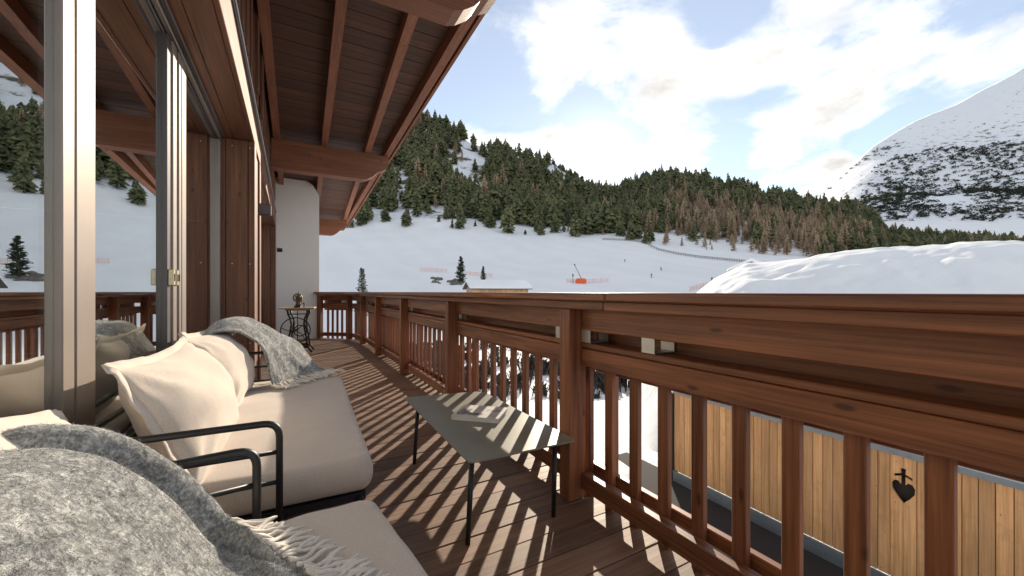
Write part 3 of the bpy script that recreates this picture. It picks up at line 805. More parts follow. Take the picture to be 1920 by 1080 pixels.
# ------------------------------------------------------------------ chalet
ch = empty('chalet', (-.7, 4, 0)); tag(ch, 'brown timber chalet with glazed balcony front and wide roof overhang', 'house')
CHO = Vector((-.7, 4, 0))
def cbox(name, x0, x1, y0, y1, z0, z1, mat, parent=None, b=.004):
    o = box(name, x0, x1, y0, y1, z0, z1, mat, None, b); o.parent = parent or ch
    off = CHO if (parent is None or parent == ch) else CHO + parent.location
    o.location = o.location - off; return o
GX = -.62; FXX = -.32; HZ = 2.57
YJ1, YB = 4.6, 5.5; YJ2 = 10.3
# lintel made of boards along Y, sunlit front fascia
y = -2.6
cbox('lintel', FXX - .03, FXX, -2.6, YJ2, HZ, 2.86, M['roof_y'])
cbox('lintel_soffit_board', FXX - .17, FXX - .032, -2.6, YJ2, HZ + .004, HZ + .05, M['wall_y'])
cbox('lintel_soffit_board', GX - .06, FXX - .174, -2.6, YJ2, HZ + .004, HZ + .05, M['wall_y'])
cbox('ledge', FXX - .05, FXX + .012, -2.6, YJ2, 2.862, 2.9, M['framed'])
cbox('ledge', FXX - .2, FXX - .02, -2.6, YJ2, 2.902, 3.1, M['framed'])
cbox('ledge_trim', FXX - .21, FXX - .014, -2.6, YJ2, 3.1, 3.12, M['metal'])
# upper wall of vertical boards
yy = -2.6; i = 0
while yy < 15:
    w = .18
    cbox('board', FXX - .04 - (.012 if i % 2 else 0), FXX + .0 - (.012 if i % 2 else 0), yy, yy + w - .004, 3.121, 4.35 - .051 * yy, M['wall_z']); yy += w; i += 1
cbox('upper_post', FXX - .0, FXX + .03, 4.62, 4.8, 3.122, 3.95, M['wall_z']); cbox('upper_post', FXX, FXX + .03, 5.3, 5.48, 3.122, 3.9, M['wall_z'])
# pier between the two window bays: jamb boards + front strips
cbox('jamb_board', GX + .02, -.556, YJ1, YJ1 + .04, 0, HZ, M['wall_z']); cbox('jamb_board', -.553, FXX - .055, YJ1 + .003, YJ1 + .04, 0, HZ, M['wall_z'])
cbox('jamb_board', FXX - .052, FXX, YJ1, YJ1 + .22, 0, HZ, M['wall_z'])
cbox('pier_board', FXX - .06, FXX - .02, YJ1 + .222, YB - .2, 0, HZ, M['wall_z']); cbox('pier_board', FXX - .052, FXX, YB - .197, YB, 0, HZ, M['wall_z'])
cbox('jamb_board', GX + .02, FXX - .1, YJ2, YJ2 + .04, 0, HZ, M['wall_z']); cbox('jamb_board', FXX - .097, FXX, YJ2 - .003, YJ2 + .04, 0, HZ + .3, M['wall_z'])
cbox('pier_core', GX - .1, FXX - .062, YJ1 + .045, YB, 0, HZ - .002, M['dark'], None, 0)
for z in (.6, 1.37, 2.5):
    for x in (-.5, -.36, -.59):
        b = MB(); b.lathe([(.006, 0), (.006, .004), (.001, .005)], (0, 0, 0), 8)
        o = b.build('screw', M['metal'], ch); o.rotation_euler = (R(90), 0, 0); o.location = Vector((x, YJ1 - .001, z)) - CHO
# end wall in white render with chamfered top
b = MB(); ww = [(-.6, -3), (.56, -3), (.56, 3.37), (.51, 3.46), (.43, 3.6), (.3, 3.68), (-.6, 3.7)]
b.prism([(p[0] - CHO.x, p[1]) for p in ww], 'y', 10.345 - CHO.y, 12.6 - CHO.y); b.build('rendered_wall', M['plaster'], ch)
bx_ = cbox('wall_socket', -.29, -.19, 10.325, 10.343, 2.0, 2.085, M['iron'])
# windows
def window(y0, y1, stiles):
    w = empty('window', (GX - CHO.x, y0 - CHO.y, 0), 0, ch)
    return w
def wbox(w, name, x0, x1, y0, y1, z0, z1, mat, b=.003):
    o = box(name, x0, x1, y0, y1, z0, z1, mat, None, b); o.parent = w; o.location = o.location - CHO - w.location; return o
w1 = window(-2.5, YJ1, None)
# head and sill tracks
for dx, m_ in ((0, 'framed'), (.032, 'frame'), (.062, 'framed')):
    wbox(w1, 'head_track', GX + dx - .02, GX + dx + .008, -2.5, YJ1 - .002, HZ - .05 + dx * .5, HZ + .003, M[m_])
wbox(w1, 'sill', GX - .05, GX + .07, -2.5, YJ1 - .002, .0, .045, M['frame'])
def stile(w, y0, y1, x0, x1, mat): return wbox(w, 'stile', x0, x1, y0, y1, .046, HZ - .055, mat)
# near meeting stiles
stile(w1, 1.688, 1.762, GX - .01, -.60, M['frame']); wbox(w1, 'gasket', GX, -.606, 1.762, 1.775, .046, HZ - .055, M['gasket'], 0)
stile(w1, 1.775, 1.914, GX - .01, -.60, M['frame'])
# middle stiles
stile(w1, 2.80, 2.87, GX - .02, -.596, M['framed']); stile(w1, 2.873, 2.95, GX - .02, -.585, M['frame'])
stile(w1, 2.98, 3.03, GX - .02, -.58, M['frame']); stile(w1, 3.034, 3.14, GX - .02, -.577, M['frame']); wbox(w1, 'gasket', GX, -.6, 2.95, 2.98, .046, HZ - .055, M['gasket'], 0)
for yy in (2.835, 2.915):
    h = wbox(w1, 'handle', -.597 if yy < 2.87 else -.586, -.572, yy - .022, yy + .022, 1.135, 1.225, M['handle'], .004)
    box('keyhole', .0, .006, -.006, .006, -.02, .02, M['gasket'], h, 0).location = (.0125, 0, 0)
stile(w1, 4.50, 4.595, GX - .02, -.585, M['frame'])
def pane(w, y0, y1): return wbox(w, 'pane', GX - .006, GX, y0, y1, .046, HZ - .055, M['glass'], 0)
pane(w1, -2.5, 1.687); pane(w1, 1.915, 2.799); pane(w1, 3.141, 4.499)
w2 = window(YB, YJ2, None)
wbox(w2, 'head_track', GX - .02, GX + .04, YB, YJ2, HZ - .05, HZ, M['framed']); wbox(w2, 'sill', GX - .05, GX + .07, YB, YJ2, 0, .045, M['frame'])
for yy in (YB + .01, 7.0, 8.6, YJ2 - .1): stile(w2, yy, yy + .09, GX - .02, -.585, M['frame'])
for a, c in ((YB + .1, 7.0), (7.09, 8.6), (8.69, YJ2 - .1)): pane(w2, a, c)
# room behind
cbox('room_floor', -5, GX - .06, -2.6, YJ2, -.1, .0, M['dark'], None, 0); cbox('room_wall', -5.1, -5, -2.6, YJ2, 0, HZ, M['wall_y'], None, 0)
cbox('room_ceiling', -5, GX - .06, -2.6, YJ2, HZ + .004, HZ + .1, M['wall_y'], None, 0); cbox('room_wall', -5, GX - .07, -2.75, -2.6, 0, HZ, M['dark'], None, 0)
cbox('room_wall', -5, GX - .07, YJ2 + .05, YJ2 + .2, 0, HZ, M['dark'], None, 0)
b = MB()
for k in range(44):
    y = 1.0 + k * .013; b.tube([(-.78 + .018 * math.sin(k * 1.5), y, .05), (-.78 + .018 * math.sin(k * 1.5 + .3), y, 2.5)], .011, 6)
o = b.build('curtain', M['curtain'], ch, True, -CHO)
# wall lamp on the pier
lp = box('wall_lamp', -.06, .06, -.05, .05, -.06, .06, M['framed'], None, .008); lp.location = (-.26, 5.36, 1.98)
lp.location = (FXX + .062, 5.05, 1.99)
tag(lp, 'small dark box wall lamp on the timber pier', 'lamp')
bk_ = box('back_plate', -.064, -.0605, -.04, .04, -.05, .05, M['metal'], lp, 0)

# roof: purlins, rafters, sheathing boards, verge
def rz_(Y): return 3.868 - .051 * (Y - 3.7)     # underside of the rafters
roof = empty('roof', (.7, 0, 3.9), 0, ch); RO = CHO + Vector((.7, 0, 3.9))
def purlin(Y, xo):
    zt = rz_(Y) - .004; h = .49; pr = [(-.3, zt - h), (xo - .44, zt - h), (xo - .36, zt - h + .03), (xo - .26, zt - h + .10), (xo - .2, zt - h + .17), (xo - .13, zt - h + .20), (xo - .04, zt - h + .25), (xo, zt - h + .33), (xo, zt)]
    pr.append((-.3, zt)); b = MB(); b.prism([(p[0] - RO.x, p[1] - RO.z) for p in pr], 'y', Y - .11 - RO.y, Y + .11 - RO.y); b.build('purlin', M['roof_x'], roof)
for Y, xo in ((-1.5, 1.6), (3.15, 1.6), (7.76, 1.6), (13.6, 1.52)): purlin(Y, xo)
def rafter(name, p0, p1, w, h, mat, zo=0):
    (xa, ya), (xb, yb) = p0, p1; d = 17.5
    m_ = (xb - xa) / (yb - ya); Y0, Y1 = -3, 15.2
    b = MB(); vs = []
    for Y in (Y0, Y1):
        x = xa + m_ * (Y - ya); z = rz_(Y) + zo
        vs += [(x, Y, z), (x + w, Y, z), (x + w, Y, z + h), (x, Y, z + h)]
    b.add([Vector(v) - RO for v in vs], [(0, 1, 2, 3), (7, 6, 5, 4), (0, 4, 5, 1), (1, 5, 6, 2), (2, 6, 7, 3), (3, 7, 4, 0)])
    b.build(name, mat, roof)
rafter('rafter', (-.29, 4), (-.27, 7.7), .09, .16, M['roof_y'])
rafter('rafter', (.36, 4), (.45, 7.7), .1, .16, M['roof_y'])
rafter('rafter', (1.0, 3.72), (1.17, 7.7), .1, .16, M['roof_y'])
rafter('rafter', (1.52, 3.7), (1.52, 7.7), .1, .16, M['roof_y'])
rafter('verge_board', (1.70, 3.7), (1.70, 7.7), .04, .26, M['roof_y'], .09)
rafter('roof_snow', (-.25, 3.7), (-.25, 7.7), 1.93, .35, M['snownear'], .24)
yy = -3.0; i = 0
while yy < 15.2:
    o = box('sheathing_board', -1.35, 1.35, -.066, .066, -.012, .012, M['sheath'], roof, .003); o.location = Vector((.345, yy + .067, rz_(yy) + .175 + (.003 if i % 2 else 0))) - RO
    o.rotation_euler = (-.051, 0, 0); yy += .136; i += 1

# ------------------------------------------------------------------ deck
deck = empty('balcony_deck', (.4, 4, -.03)); tag(deck, kind='structure')
def outer(Y): return np.interp(Y, [-3, 8.85, 9.85, 10.3], [1.50, 1.50, 1.30, .72])
Y = -2.6
while Y < 10.33:
    xo = float(outer(Y + .07)); x0 = GX - .06; jt = rng.uniform(-.002, .002)
    box('plank', x0 - .4, xo - .4, Y - 4, Y + .1415 - 4, -.026 + .026 + jt - .0, .03 + jt, M['deck'], deck, .003); Y += .146
box('bearer', .9, 1.0, -6.6, 5.2, -.2, -.004, M['wall_y'], deck, 0); box('bearer', -.4, -.3, -6.6, 5.2, -.2, -.004, M['wall_y'], deck, 0)
# ------------------------------------------------------------------ railing
rail = empty('balcony_railing', (1.30, 4, 0)); tag(rail, 'stained brown timber balcony railing with slatted balusters and wide cap', 'railing')
RO2 = Vector((1.30, 4, 0))
class Sec:
    def __init__(s, p, q):
        s.p = Vector((*p, 0)); s.q = Vector((*q, 0)); s.L = (s.q - s.p).length; s.t = (s.q - s.p).normalized(); s.n = Vector((s.t.y, -s.t.x, 0)); s.rz = math.atan2(-s.t.x, s.t.y)
    def box(s, name, n0, n1, a0, a1, z0, z1, mat, b=.004):
        c = s.p + s.n * (n0 + n1) / 2 + s.t * (a0 + a1) / 2
        return link(name, boxmesh(n1 - n0, a1 - a0, z1 - z0, mat, b), rail, Vector((c.x, c.y, (z0 + z1) / 2)) - RO2, (0, 0, s.rz))
XP = 1.259
posts = [-2.0, -.18, 1.641, 3.465, 5.265, 7.06, 8.78]
def bracket(S, a):
    for (n0, n1, z0, z1) in ((.074, .077, .836, .9), (.078, .2, .8365, .8395), (.197, .2, .84, .9)):
        S.box('bracket', n0, n1, a - .035, a + .035, z0, z1, M['metal'], 0)
def section(S, a0, a1, ext0=0, ext1=0, phase=None):
    # a0..a1 between posts
    S.box('upper_board', .077, .115, a0 + .003, a1 - .003, .896, 1.045, M['rail_y'])
    S.box('lower_board', .077, .118, a0 + .003, a1 - .003, .71, .803, M['rail_y']); S.box('lower_board', .079, .118, a0 + .003, a1 - .003, .8055, .833, M['rail_y'])
    S.box('shelf', .121, .205, a0 - .04, a1 + .04, .80, .83, M['rail_y'])
    S.box('outer_board', .208, .232, a0 - .04, a1 + .04, .66, 1.03, M['rail_y'])
    S.box('bottom_rail', .077, .131, a0 + .003, a1 - .003, .055, .142, M['rail_y'])
    if a0 > 1.5 or S.p.y > 5: bracket(S, a0 + .1)
S = Sec((XP, 0), (XP, 8.8))
for i, Yp in enumerate(posts):
    S.box('post', 0, .11, Yp, Yp + .09, .004, 1.012, M['rail_z'])
    if i + 1 < len(posts): section(S, Yp + .09, posts[i + 1])
k = -19
while True:
    c = 1.1645 + k * .166
    if c > 8.8: break
    S.box('baluster', .133, .163, c - .0265, c + .0265, -.12, .798, M['rail_z'], .003); k += 1
bracket(S, 1.19); bracket(S, 1.60)
segs = [(-2.6, .35), (.35, 4.3), (4.3, 8.86)]
for a, c in ((-2.6, 1.30), (1.303, 5.6), (5.603, 8.87)):
    S.box('cap', -.07, .24, a, c, 1.057, 1.095, M['rail_y'], .006)
for a, c in ((-2.6, 1.36), (1.362, 4.9), (4.902, 8.86)):
    S.box('trim', -.024, .035, a, c, 1.013, 1.056, M['rail_y'])
for (Yo) in (1.57, 3.4, 5.2, 7.0, -.25): S.box('outer_strut', .24, .28, Yo, Yo + .07, -.3, 1.03, M['rail_z'])
S.box('back_rail', .166, .2, -2.6, 8.8, .1, .17, M['rail_y'])
for p, q in (((XP, 8.87), (1.10, 9.84)), ((1.10, 9.84), (.50, 10.30))):
    S2 = Sec(p, q); L = S2.L
    S2.box('post', 0, .11, L - .1, L - .01, .004, 1.012, M['rail_z'])
    section(S2, .03, L - .1)
    n = int((L - .1) / .12)
    for i in range(n):
        c = .08 + i * .12; S2.box('baluster', .133, .163, c - .03, c + .02, -.12, .798, M['rail_z'], .003)
    S2.box('cap', -.07, .24, -.06, L + .03, 1.0585 if p[1] < 9 else 1.0565, 1.0965 if p[1] < 9 else 1.0945, M['rail_y'], .006)
    S2.box('trim', -.024, .035, -.02, L, 1.014, 1.055, M['rail_y'])

# ------------------------------------------------------------------ furniture
def rounded_cushion(sx, sy, sz, mat, name, parent, seed, crown=.025):
    n, m_ = 44, 64; V = []; F_ = []
    # superellipsoid box: u around x, v around y, two skins
    us = np.sin(np.linspace(-math.pi / 2, math.pi / 2, n)); vs = np.sin(np.linspace(-math.pi / 2, math.pi / 2, m_))
    Ug, Vg = np.meshgrid(us, vs, indexing='ij')
    ax = .036 / (sx / 2); ay = .036 / (sy / 2)
    def edgef(t, a): d = np.clip((1 - np.abs(t)) / a, 0, 1); return np.sqrt(np.clip(1 - (1 - d) ** 2, 0, 1))
    e = edgef(Ug, ax) * edgef(Vg, ay)
    x = Ug * sx / 2; y = Vg * sy / 2
    wr = fnoise(x * 9, y * 9, seed, 3) * .0035 + .004 * np.exp(-((np.abs(Ug) - .93) / .05) ** 2) * np.sin(y * 38 + 3 * np.sin(y * 9))
    zt = sz / 2 * e + crown * (1 - Ug ** 4) * (1 - Vg ** 4) + wr * e
    zb = -sz / 2 * e
    # push plan corners in to round them
    rc = .05
    cx_ = np.clip(np.abs(x) - (sx / 2 - rc), 0, None); cy_ = np.clip(np.abs(y) - (sy / 2 - rc), 0, None); q = np.hypot(cx_, cy_)
    s = np.where((cx_ > 0) & (cy_ > 0) & (q > 0), np.maximum(cx_, cy_) / np.maximum(q, 1e-9), 1)
    x = np.where(cx_ > 0, np.sign(x) * (sx / 2 - rc + cx_ * s), x); y = np.where(cy_ > 0, np.sign(y) * (sy / 2 - rc + cy_ * s), y)
    top = np.stack([x, y, zt], -1).reshape(-1, 3); bot = np.stack([x, y, zb], -1).reshape(-1, 3)
    V = [tuple(p) for p in top] + [tuple(p) for p in bot]; K = n * m_
    for i in range(n - 1):
        for j in range(m_ - 1):
            a = i * m_ + j; F_.append((a, a + m_, a + m_ + 1, a + 1)); F_.append((K + a, K + a + 1, K + a + m_ + 1, K + a + m_))
    me = mesh(name, V, F_, mat, True)
    bm = bmesh.new(); bm.from_mesh(me); bmesh.ops.remove_doubles(bm, verts=bm.verts, dist=.0006); bm.to_mesh(me); bm.free()
    me.polygons.foreach_set('use_smooth', [True] * len(me.polygons))
    return link(name, me, parent)

def sofa(loc, rz, L, label, seed):
    # local frame: x forward (towards the railing), y along; origin = front far corner on the floor
    r = empty('lounge_sofa', loc, rz); tag(r, label, 'sofa')
    depth = .84
    c = rounded_cushion(depth, L, .13, M['cushion'], 'seat_cushion', r, seed); c.location = (-depth / 2, -L / 2, .385)
    xb = -depth - .02; xf = -.32; y1 = .045; y0 = -L - .045
    b = MB()
    b.tube(fillet([(xf, y0, 0.0), (xf, y0, .65), (xb, y0, .65), (xb, y1, .65), (xf, y1, .65), (xf, y1, 0.0)], .05), .0115, 10); b.build('arm_and_back_tube', M['black'], r, True)
    for z in (.548, .445):
        b = MB(); b.tube(fillet([(xf, y0, z), (xb, y0, z), (xb, y1, z), (xf, y1, z)], .05), .008, 8); b.build('side_rail', M['black'], r, True)
    for (x, y) in ((xb + .03, y0), (xb + .03, y1)):
        b = MB(); b.tube([(x, y, 0), (x, y, .64)], .0125, 8); b.build('leg', M['black'], r, True)
    for y in (y0 + .12, y1 - .12):
        b = MB(); b.tube([(-.06, y, 0), (-.06, y, .3)], .0125, 8); b.build('leg', M['black'], r, True)
    b = MB()
    b.box(-depth + .02, -.03, -L + .03, -.03, .28, .31); b.tube([(xf, y0, .29), (xf, y1, .29)], .012, 8); b.tube([(-.05, y0 + .05, .29), (-.05, y1 - .05, .29)], .012, 8); b.build('platform', M['black'], r)
    return r
sofa((.345, 3.37, 0), R(-2.0), 1.76, 'beige lounge sofa with two cream pillows beside the coffee table', 3)
sofa((.235, 1.335, 0), R(7), 1.55, 'beige lounge sofa mostly buried under a large grey wool throw', 4)

def pillow(name_label, c, X, Y, Wd, Ht, th, seed, cat='pillow'):
    """c centre, X = vector along width, Y = vector along height (unit); puffs along X x Y"""
    X = Vector(X).normalized(); Y = Vector(Y); Y = (Y - X * Y.dot(X)).normalized(); Z = X.cross(Y)
    n = 40; us = np.sin(np.linspace(-math.pi / 2, math.pi / 2, n)); U_, V_ = np.meshgrid(us, us, indexing='ij')
    puff = (np.clip(1 - U_ ** 2, 0, 1) ** .55) * (np.clip(1 - V_ ** 2, 0, 1) ** .55)
    pin = 1 - .075 * (1 - V_ ** 2) * np.abs(U_) ** 2; pin2 = 1 - .075 * (1 - U_ ** 2) * np.abs(V_) ** 2
    sag = -.05 * (1 - U_ ** 2) * np.clip(V_, 0, 1) * Ht / 2
    px = U_ * Wd / 2 * pin; py = V_ * Ht / 2 * pin2 + sag
    # wrinkles: radiating from corners
    wr = 0
    for sx, sy in ((-1, -1), (1, -1), (-1, 1), (1, 1)):
        d = np.hypot(U_ - sx, V_ - sy); an = np.arctan2(V_ - sy, U_ - sx); wr = wr + .0075 * np.sin(an * 13 + seed + 2 * d) * np.exp(-((d - .45) / .28) ** 2)
    wr = wr + .006 * fnoise(U_ * 3, V_ * 3, seed, 4)
    top = th / 2 * puff + wr * puff ** .4; bot = -th / 2 * puff
    wob = .006 * fnoise(U_ * 6, V_ * 6, seed + 5, 2)
    VV = []
    for z in (top + wob, bot + wob):
        for i in range(n):
            for j in range(n): VV.append(X * px[i, j] + Y * py[i, j] + Z * z[i, j])
    Ff = []; K = n * n
    for i in range(n - 1):
        for j in range(n - 1):
            a = i * n + j; Ff.append((a, a + n, a + n + 1, a + 1)); Ff.append((K + a, K + a + 1, K + a + n + 1, K + a + n))
    me = mesh('pillow', VV, Ff, M['pillow'], True)
    bm = bmesh.new(); bm.from_mesh(me); bmesh.ops.remove_doubles(bm, verts=bm.verts, dist=.0012); bmesh.ops.recalc_face_normals(bm, faces=bm.faces); bm.to_mesh(me); bm.free()
    me.polygons.foreach_set('use_smooth', [True] * len(me.polygons))
    root = link('pillow', me, None, c); tag(root, name_label, 'pillow')
    # flange
    rimI = [(i, 0) for i in range(n)] + [(n - 1, j) for j in range(1, n)] + [(i, n - 1) for i in range(n - 2, -1, -1)] + [(0, j) for j in range(n - 2, 0, -1)]
    V2 = []; m2 = len(rimI)
    for q, (i, j) in enumerate(rimI):
        p = X * px[i, j] + Y * py[i, j] + Z * wob[i, j]; o = Vector((0, 0, 0))
        ou = U_[i, j]; ov = V_[i, j]
        d = X * (ou if abs(ou) > .995 else 0) + Y * (ov if abs(ov) > .995 else 0)
        if d.length > 1e-6: d.normalize()
        if abs(ou) > .995 and abs(ov) > .995: d = d * 1.35
        w = .028; zz_ = .006 * math.sin(q * .35 + seed) + .003 * math.sin(q * 1.1)
        for k_, (s, zo) in enumerate(((-.2, .006), (.0, .009), (.5, .004), (1, .0015), (1, -.0015), (.5, -.004), (0, -.009), (-.2, -.006))):
            V2.append(p + d * w * s + Z * (zo + zz_ * max(s, 0)))
    F2 = []
    for q in range(m2):
        for k_ in range(7): F2.append((q * 8 + k_, q * 8 + k_ + 1, ((q + 1) % m2) * 8 + k_ + 1, ((q + 1) % m2) * 8 + k_))
    fl_ = link('flange', mesh('flange', V2, F2, M['pillow'], True), root)
    return root
# far sofa
pillow('big cream pillow leaning behind the black sofa arm', (-.36, 2.04, .65), (.03, 1, .0), (-.48, .0, 1), .84, .47, .26, 2)
pillow('cream pillow partly covered by the grey fringed throw', (-.355, 2.86, .66), (.05, 1, 0), (-.45, .02, 1), .76, .47, .24, 6)
pillow('cream pillow corner rising behind the big grey throw', (-.49, 1.18, .655), (.1, 1, -.28), (-.42, .2, 1), .60, .42, .2, 9)

def throw(label, ctrl, nu, nv, seed, fringe_edge, amp, nfib, fl, group=None, fold=None):
    G = catmull(catmull(ctrl, nu, 0), nv, 1)
    n, m_ = G.shape[:2]
    du = np.gradient(G, axis=0); dv = np.gradient(G, axis=1); nn = np.cross(dv, du); nn /= np.linalg.norm(nn, axis=2, keepdims=True) + 1e-9
    if nn[:, :, 2].mean() < 0: nn = -nn
    uu, vv = np.meshgrid(np.linspace(0, 1, n), np.linspace(0, 1, m_), indexing='ij')
    disp = amp * fnoise(uu * 9, vv * 7, seed, 4) + amp * .5 * np.sin(vv * 26 + 3 * np.sin(uu * 5)) * (uu > .1)
    if fold is not None: disp = disp + fold(uu, vv)
    G = G + nn * disp[..., None]
    th = .012
    V = np.concatenate([G.reshape(-1, 3), (G - nn * th).reshape(-1, 3)]); c0 = G.reshape(-1, 3).mean(0); V = V - c0; K = n * m_; Ff = []
    for i in range(n - 1):
        for j in range(m_ - 1):
            a = i * m_ + j; Ff.append((a, a + 1, a + m_ + 1, a + m_)); Ff.append((K + a, K + a + m_, K + a + m_ + 1, K + a + 1))
    ring = [j for j in range(m_)] + [i * m_ + m_ - 1 for i in range(1, n)] + [(n - 1) * m_ + j for j in range(m_ - 2, -1, -1)] + [i * m_ for i in range(n - 2, 0, -1)]
    for q in range(len(ring)):
        a, c = ring[q], ring[(q + 1) % len(ring)]; Ff.append((a, a + K, c + K, c))
    root = link('wool_throw', mesh('wool_throw', V, Ff, M['wool'], True), None, Vector(c0)); tag(root, label, 'throw')
    # fibres
    fu = nrg.integers(0, n - 1, nfib); fv = nrg.integers(0, m_ - 1, nfib); a_ = nrg.random((nfib, 1)); b_ = nrg.random((nfib, 1))
    P = G[fu, fv] * (1 - a_) * (1 - b_) + G[fu + 1, fv] * a_ * (1 - b_) + G[fu, fv + 1] * (1 - a_) * b_ + G[fu + 1, fv + 1] * a_ * b_ - c0
    D = nn[fu, fv] * nrg.uniform(.25, 1, (nfib, 1)) + nrg.normal(0, .75, (nfib, 3)); D /= np.linalg.norm(D, axis=1, keepdims=True)
    L_ = fl * nrg.uniform(.4, 1.4, (nfib, 1)); side = np.cross(D, nrg.normal(0, 1, (nfib, 3))); side /= np.linalg.norm(side, axis=1, keepdims=True); side *= fl * .055
    bend = nrg.normal(0, .45, (nfib, 3)); mid = P + D * L_ * .55; tip = P + (D + bend) * L_
    FV = np.stack([P - side, P + side, mid + side * .8, mid - side * .8, tip], 1).reshape(-1, 3); base = np.arange(nfib)[:, None] * 5
    quads = (base + np.array([[0, 1, 2, 3]])).tolist(); tris = (base + np.array([[3, 2, 4]])).tolist()
    fo_ = link('wool_fibres', mesh('wool_fibres', FV.tolist(), quads + tris, M['fibre']), root); fo_['kind'] = 'stuff'
    # fringe
    r = random.Random(seed)
    for k_ in range(fringe_edge[0]):
        t = (k_ + r.uniform(.2, .8)) / fringe_edge[0]
        p, d, zf = fringe_edge[1](t, r, G)
        Lf = fringe_edge[2] * r.uniform(.75, 1.2); q = Vector(p) - Vector(c0); d = Vector(d).normalized(); sd = Vector((-d.y, d.x, 0)); ph = r.uniform(0, 6); wv = r.uniform(.06, .2)
        pts_ = []
        for s in range(8):
            f = s / 7; w_ = q + d * Lf * f + sd * Lf * wv * math.sin(f * 4 + ph)
            w_.z = (q.z + .006) * (1 - min(1, f * 2.2)) + (zf - c0[2] + .006 + .004 * math.sin(ph + f * 5) + r.uniform(0, .004)) * min(1, f * 2.2)
            pts_.append(w_)
        b = MB(); rr = fringe_edge[3]; b.tube(pts_, [rr * .8, rr, rr * 1.1, rr, rr * 1.08, rr, rr * .9, rr * .5], 6); b.build('tassel', M['fringe'], root, True)
    return root

# throw on the far sofa: rows run from behind the back over the pillow to the seat, columns along y
SEAT = .474
ctrlA = [[(-.52, 2.72, .70), (-.52, 2.95, .74), (-.5, 3.2, .74), (-.48, 3.44, .69)], [(-.43, 2.76, .86), (-.41, 2.97, .91), (-.38, 3.2, .91), (-.34, 3.47, .83)],
         [(-.30, 2.82, .88), (-.27, 3.02, .93), (-.21, 3.22, .89), (-.14, 3.49, .79)], [(-.19, 2.88, .79), (-.15, 3.06, .82), (-.06, 3.26, .77), (.03, 3.49, .71)],
         [(-.13, 2.93, .66), (-.08, 3.09, .68), (.03, 3.28, .64), (.12, 3.46, .60)], [(-.11, 2.96, .55), (-.04, 3.11, .55), (.09, 3.28, .54), (.2, 3.41, .52)],
         [(-.10, 2.97, .498), (.0, 3.1, .498), (.14, 3.24, .498), (.25, 3.36, .495)]]
def frA(t, r, G):
    j = int(t * (G.shape[1] - 1)); p = G[-1, j]
    return p, (.45 + .5 * t, -.8 + .6 * t, 0), .478
throw('grey wool throw with cream fringe over the far sofa pillow', ctrlA, 60, 50, 5, (40, frA, .11, .0058), .007, 9000, .007)

# big throw in the foreground: over the back of the near sofa and across the seat
ctrlB = []
for (x, z, yf, yn) in ((-.70, .50, 1.20, .05), (-.62, .70, 1.24, .0), (-.52, .765, 1.27, .0), (-.42, .755, 1.29, .0), (-.33, .69, 1.30, .02), (-.24, .59, 1.295, .05), (-.165, .52, 1.25, .1), (-.105, .498, 1.17, .15), (-.04, .497, 1.07, .18), (.02, .496, .96, .2), (.07, .495, .86, .22)):
    row = []
    for t in (0, .2, .45, .7, 1.0):
        yy = yf + (yn - yf) * t; bul = .05 * math.sin(math.pi * min(1, t * 1.3)) * (z > .5); row.append((x + .02 * math.sin(t * 5) + .06 * t, yy, z + .035 * (z > .55) + bul * .15))
    ctrlB.append(row)
def foldB(u, v):
    d = v - (.12 + .035 * np.sin(u * 5.5)); w = -.034 * np.exp(-(d / .017) ** 2) + .03 * np.exp(-((d + .05) / .034) ** 2)
    d2 = v - (.42 + .06 * np.sin(u * 4)); w = w - .016 * np.exp(-(d2 / .03) ** 2)
    return w * np.clip((u - .12) * 9, 0, 1) * np.clip((.82 - u) * 9, 0, 1)
def frB(t, r, G):
    n = G.shape[0]
    if t < .45:
        i = int(n * (.62 + .30 * t / .45)); p = G[i, 1]; return p, (.55, .25, 0), .478
    k = (t - .45) / .55; i = n - 1; p = G[int(n * .90 + (n * .1 - 1) * min(1, k * 2)), 0 if k < .5 else int((k - .5) * 2 * .5 * G.shape[1])]
    return p, (.9, .15, 0), .478
throw('large grey wool throw spread over the sofa with cream fringe', ctrlB, 120, 90, 8, (60, frB, .095, .005), .006, 60000, .0065, None, foldB)

# coffee table
TZ = .356
tb = empty('coffee_table', (.96, 2.2, 0)); tag(tb, 'low olive grey metal coffee table with a book on it', 'table'); TO = Vector((.96, 2.2, 0))
quad = [Vector((.675, 1.588, 0)), Vector((1.246, 1.567, 0)), Vector((1.246, 2.69, 0)), Vector((.689, 2.79, 0))]
rp = []
for i in range(4):
    a, p, c = quad[i - 1], quad[i], quad[(i + 1) % 4]; rr = .03 if i != 2 else .09
    p0 = p + (a - p).normalized() * rr; p2 = p + (c - p).normalized() * rr
    for k in range(7): t = k / 6; rp.append(p0 * (1 - t) ** 2 + p * 2 * t * (1 - t) + p2 * t * t)
b = MB(); b.prism([(p.x - TO.x, p.y - TO.y) for p in rp], 'z', TZ - .008, TZ); b.build('table_top', M['tabletop'], tb)
for (tx, ty, bx_, by_) in ((.70, 1.62, .668, 1.59), (1.14, 1.60, 1.118, 1.585), (.71, 2.52, .682, 2.50), (1.17, 2.55, 1.19, 2.57)):
    b = MB(); b.tube([Vector((bx_, by_, 0)) - TO, Vector((tx, ty, TZ - .009)) - TO], [.0115, .0125], 10); b.build('leg', M['black'], tb, True)
b = MB(); b.box(-.24, .16, -.56, .3, TZ - .024, TZ - .009); b.build('underframe', M['black'], tb)

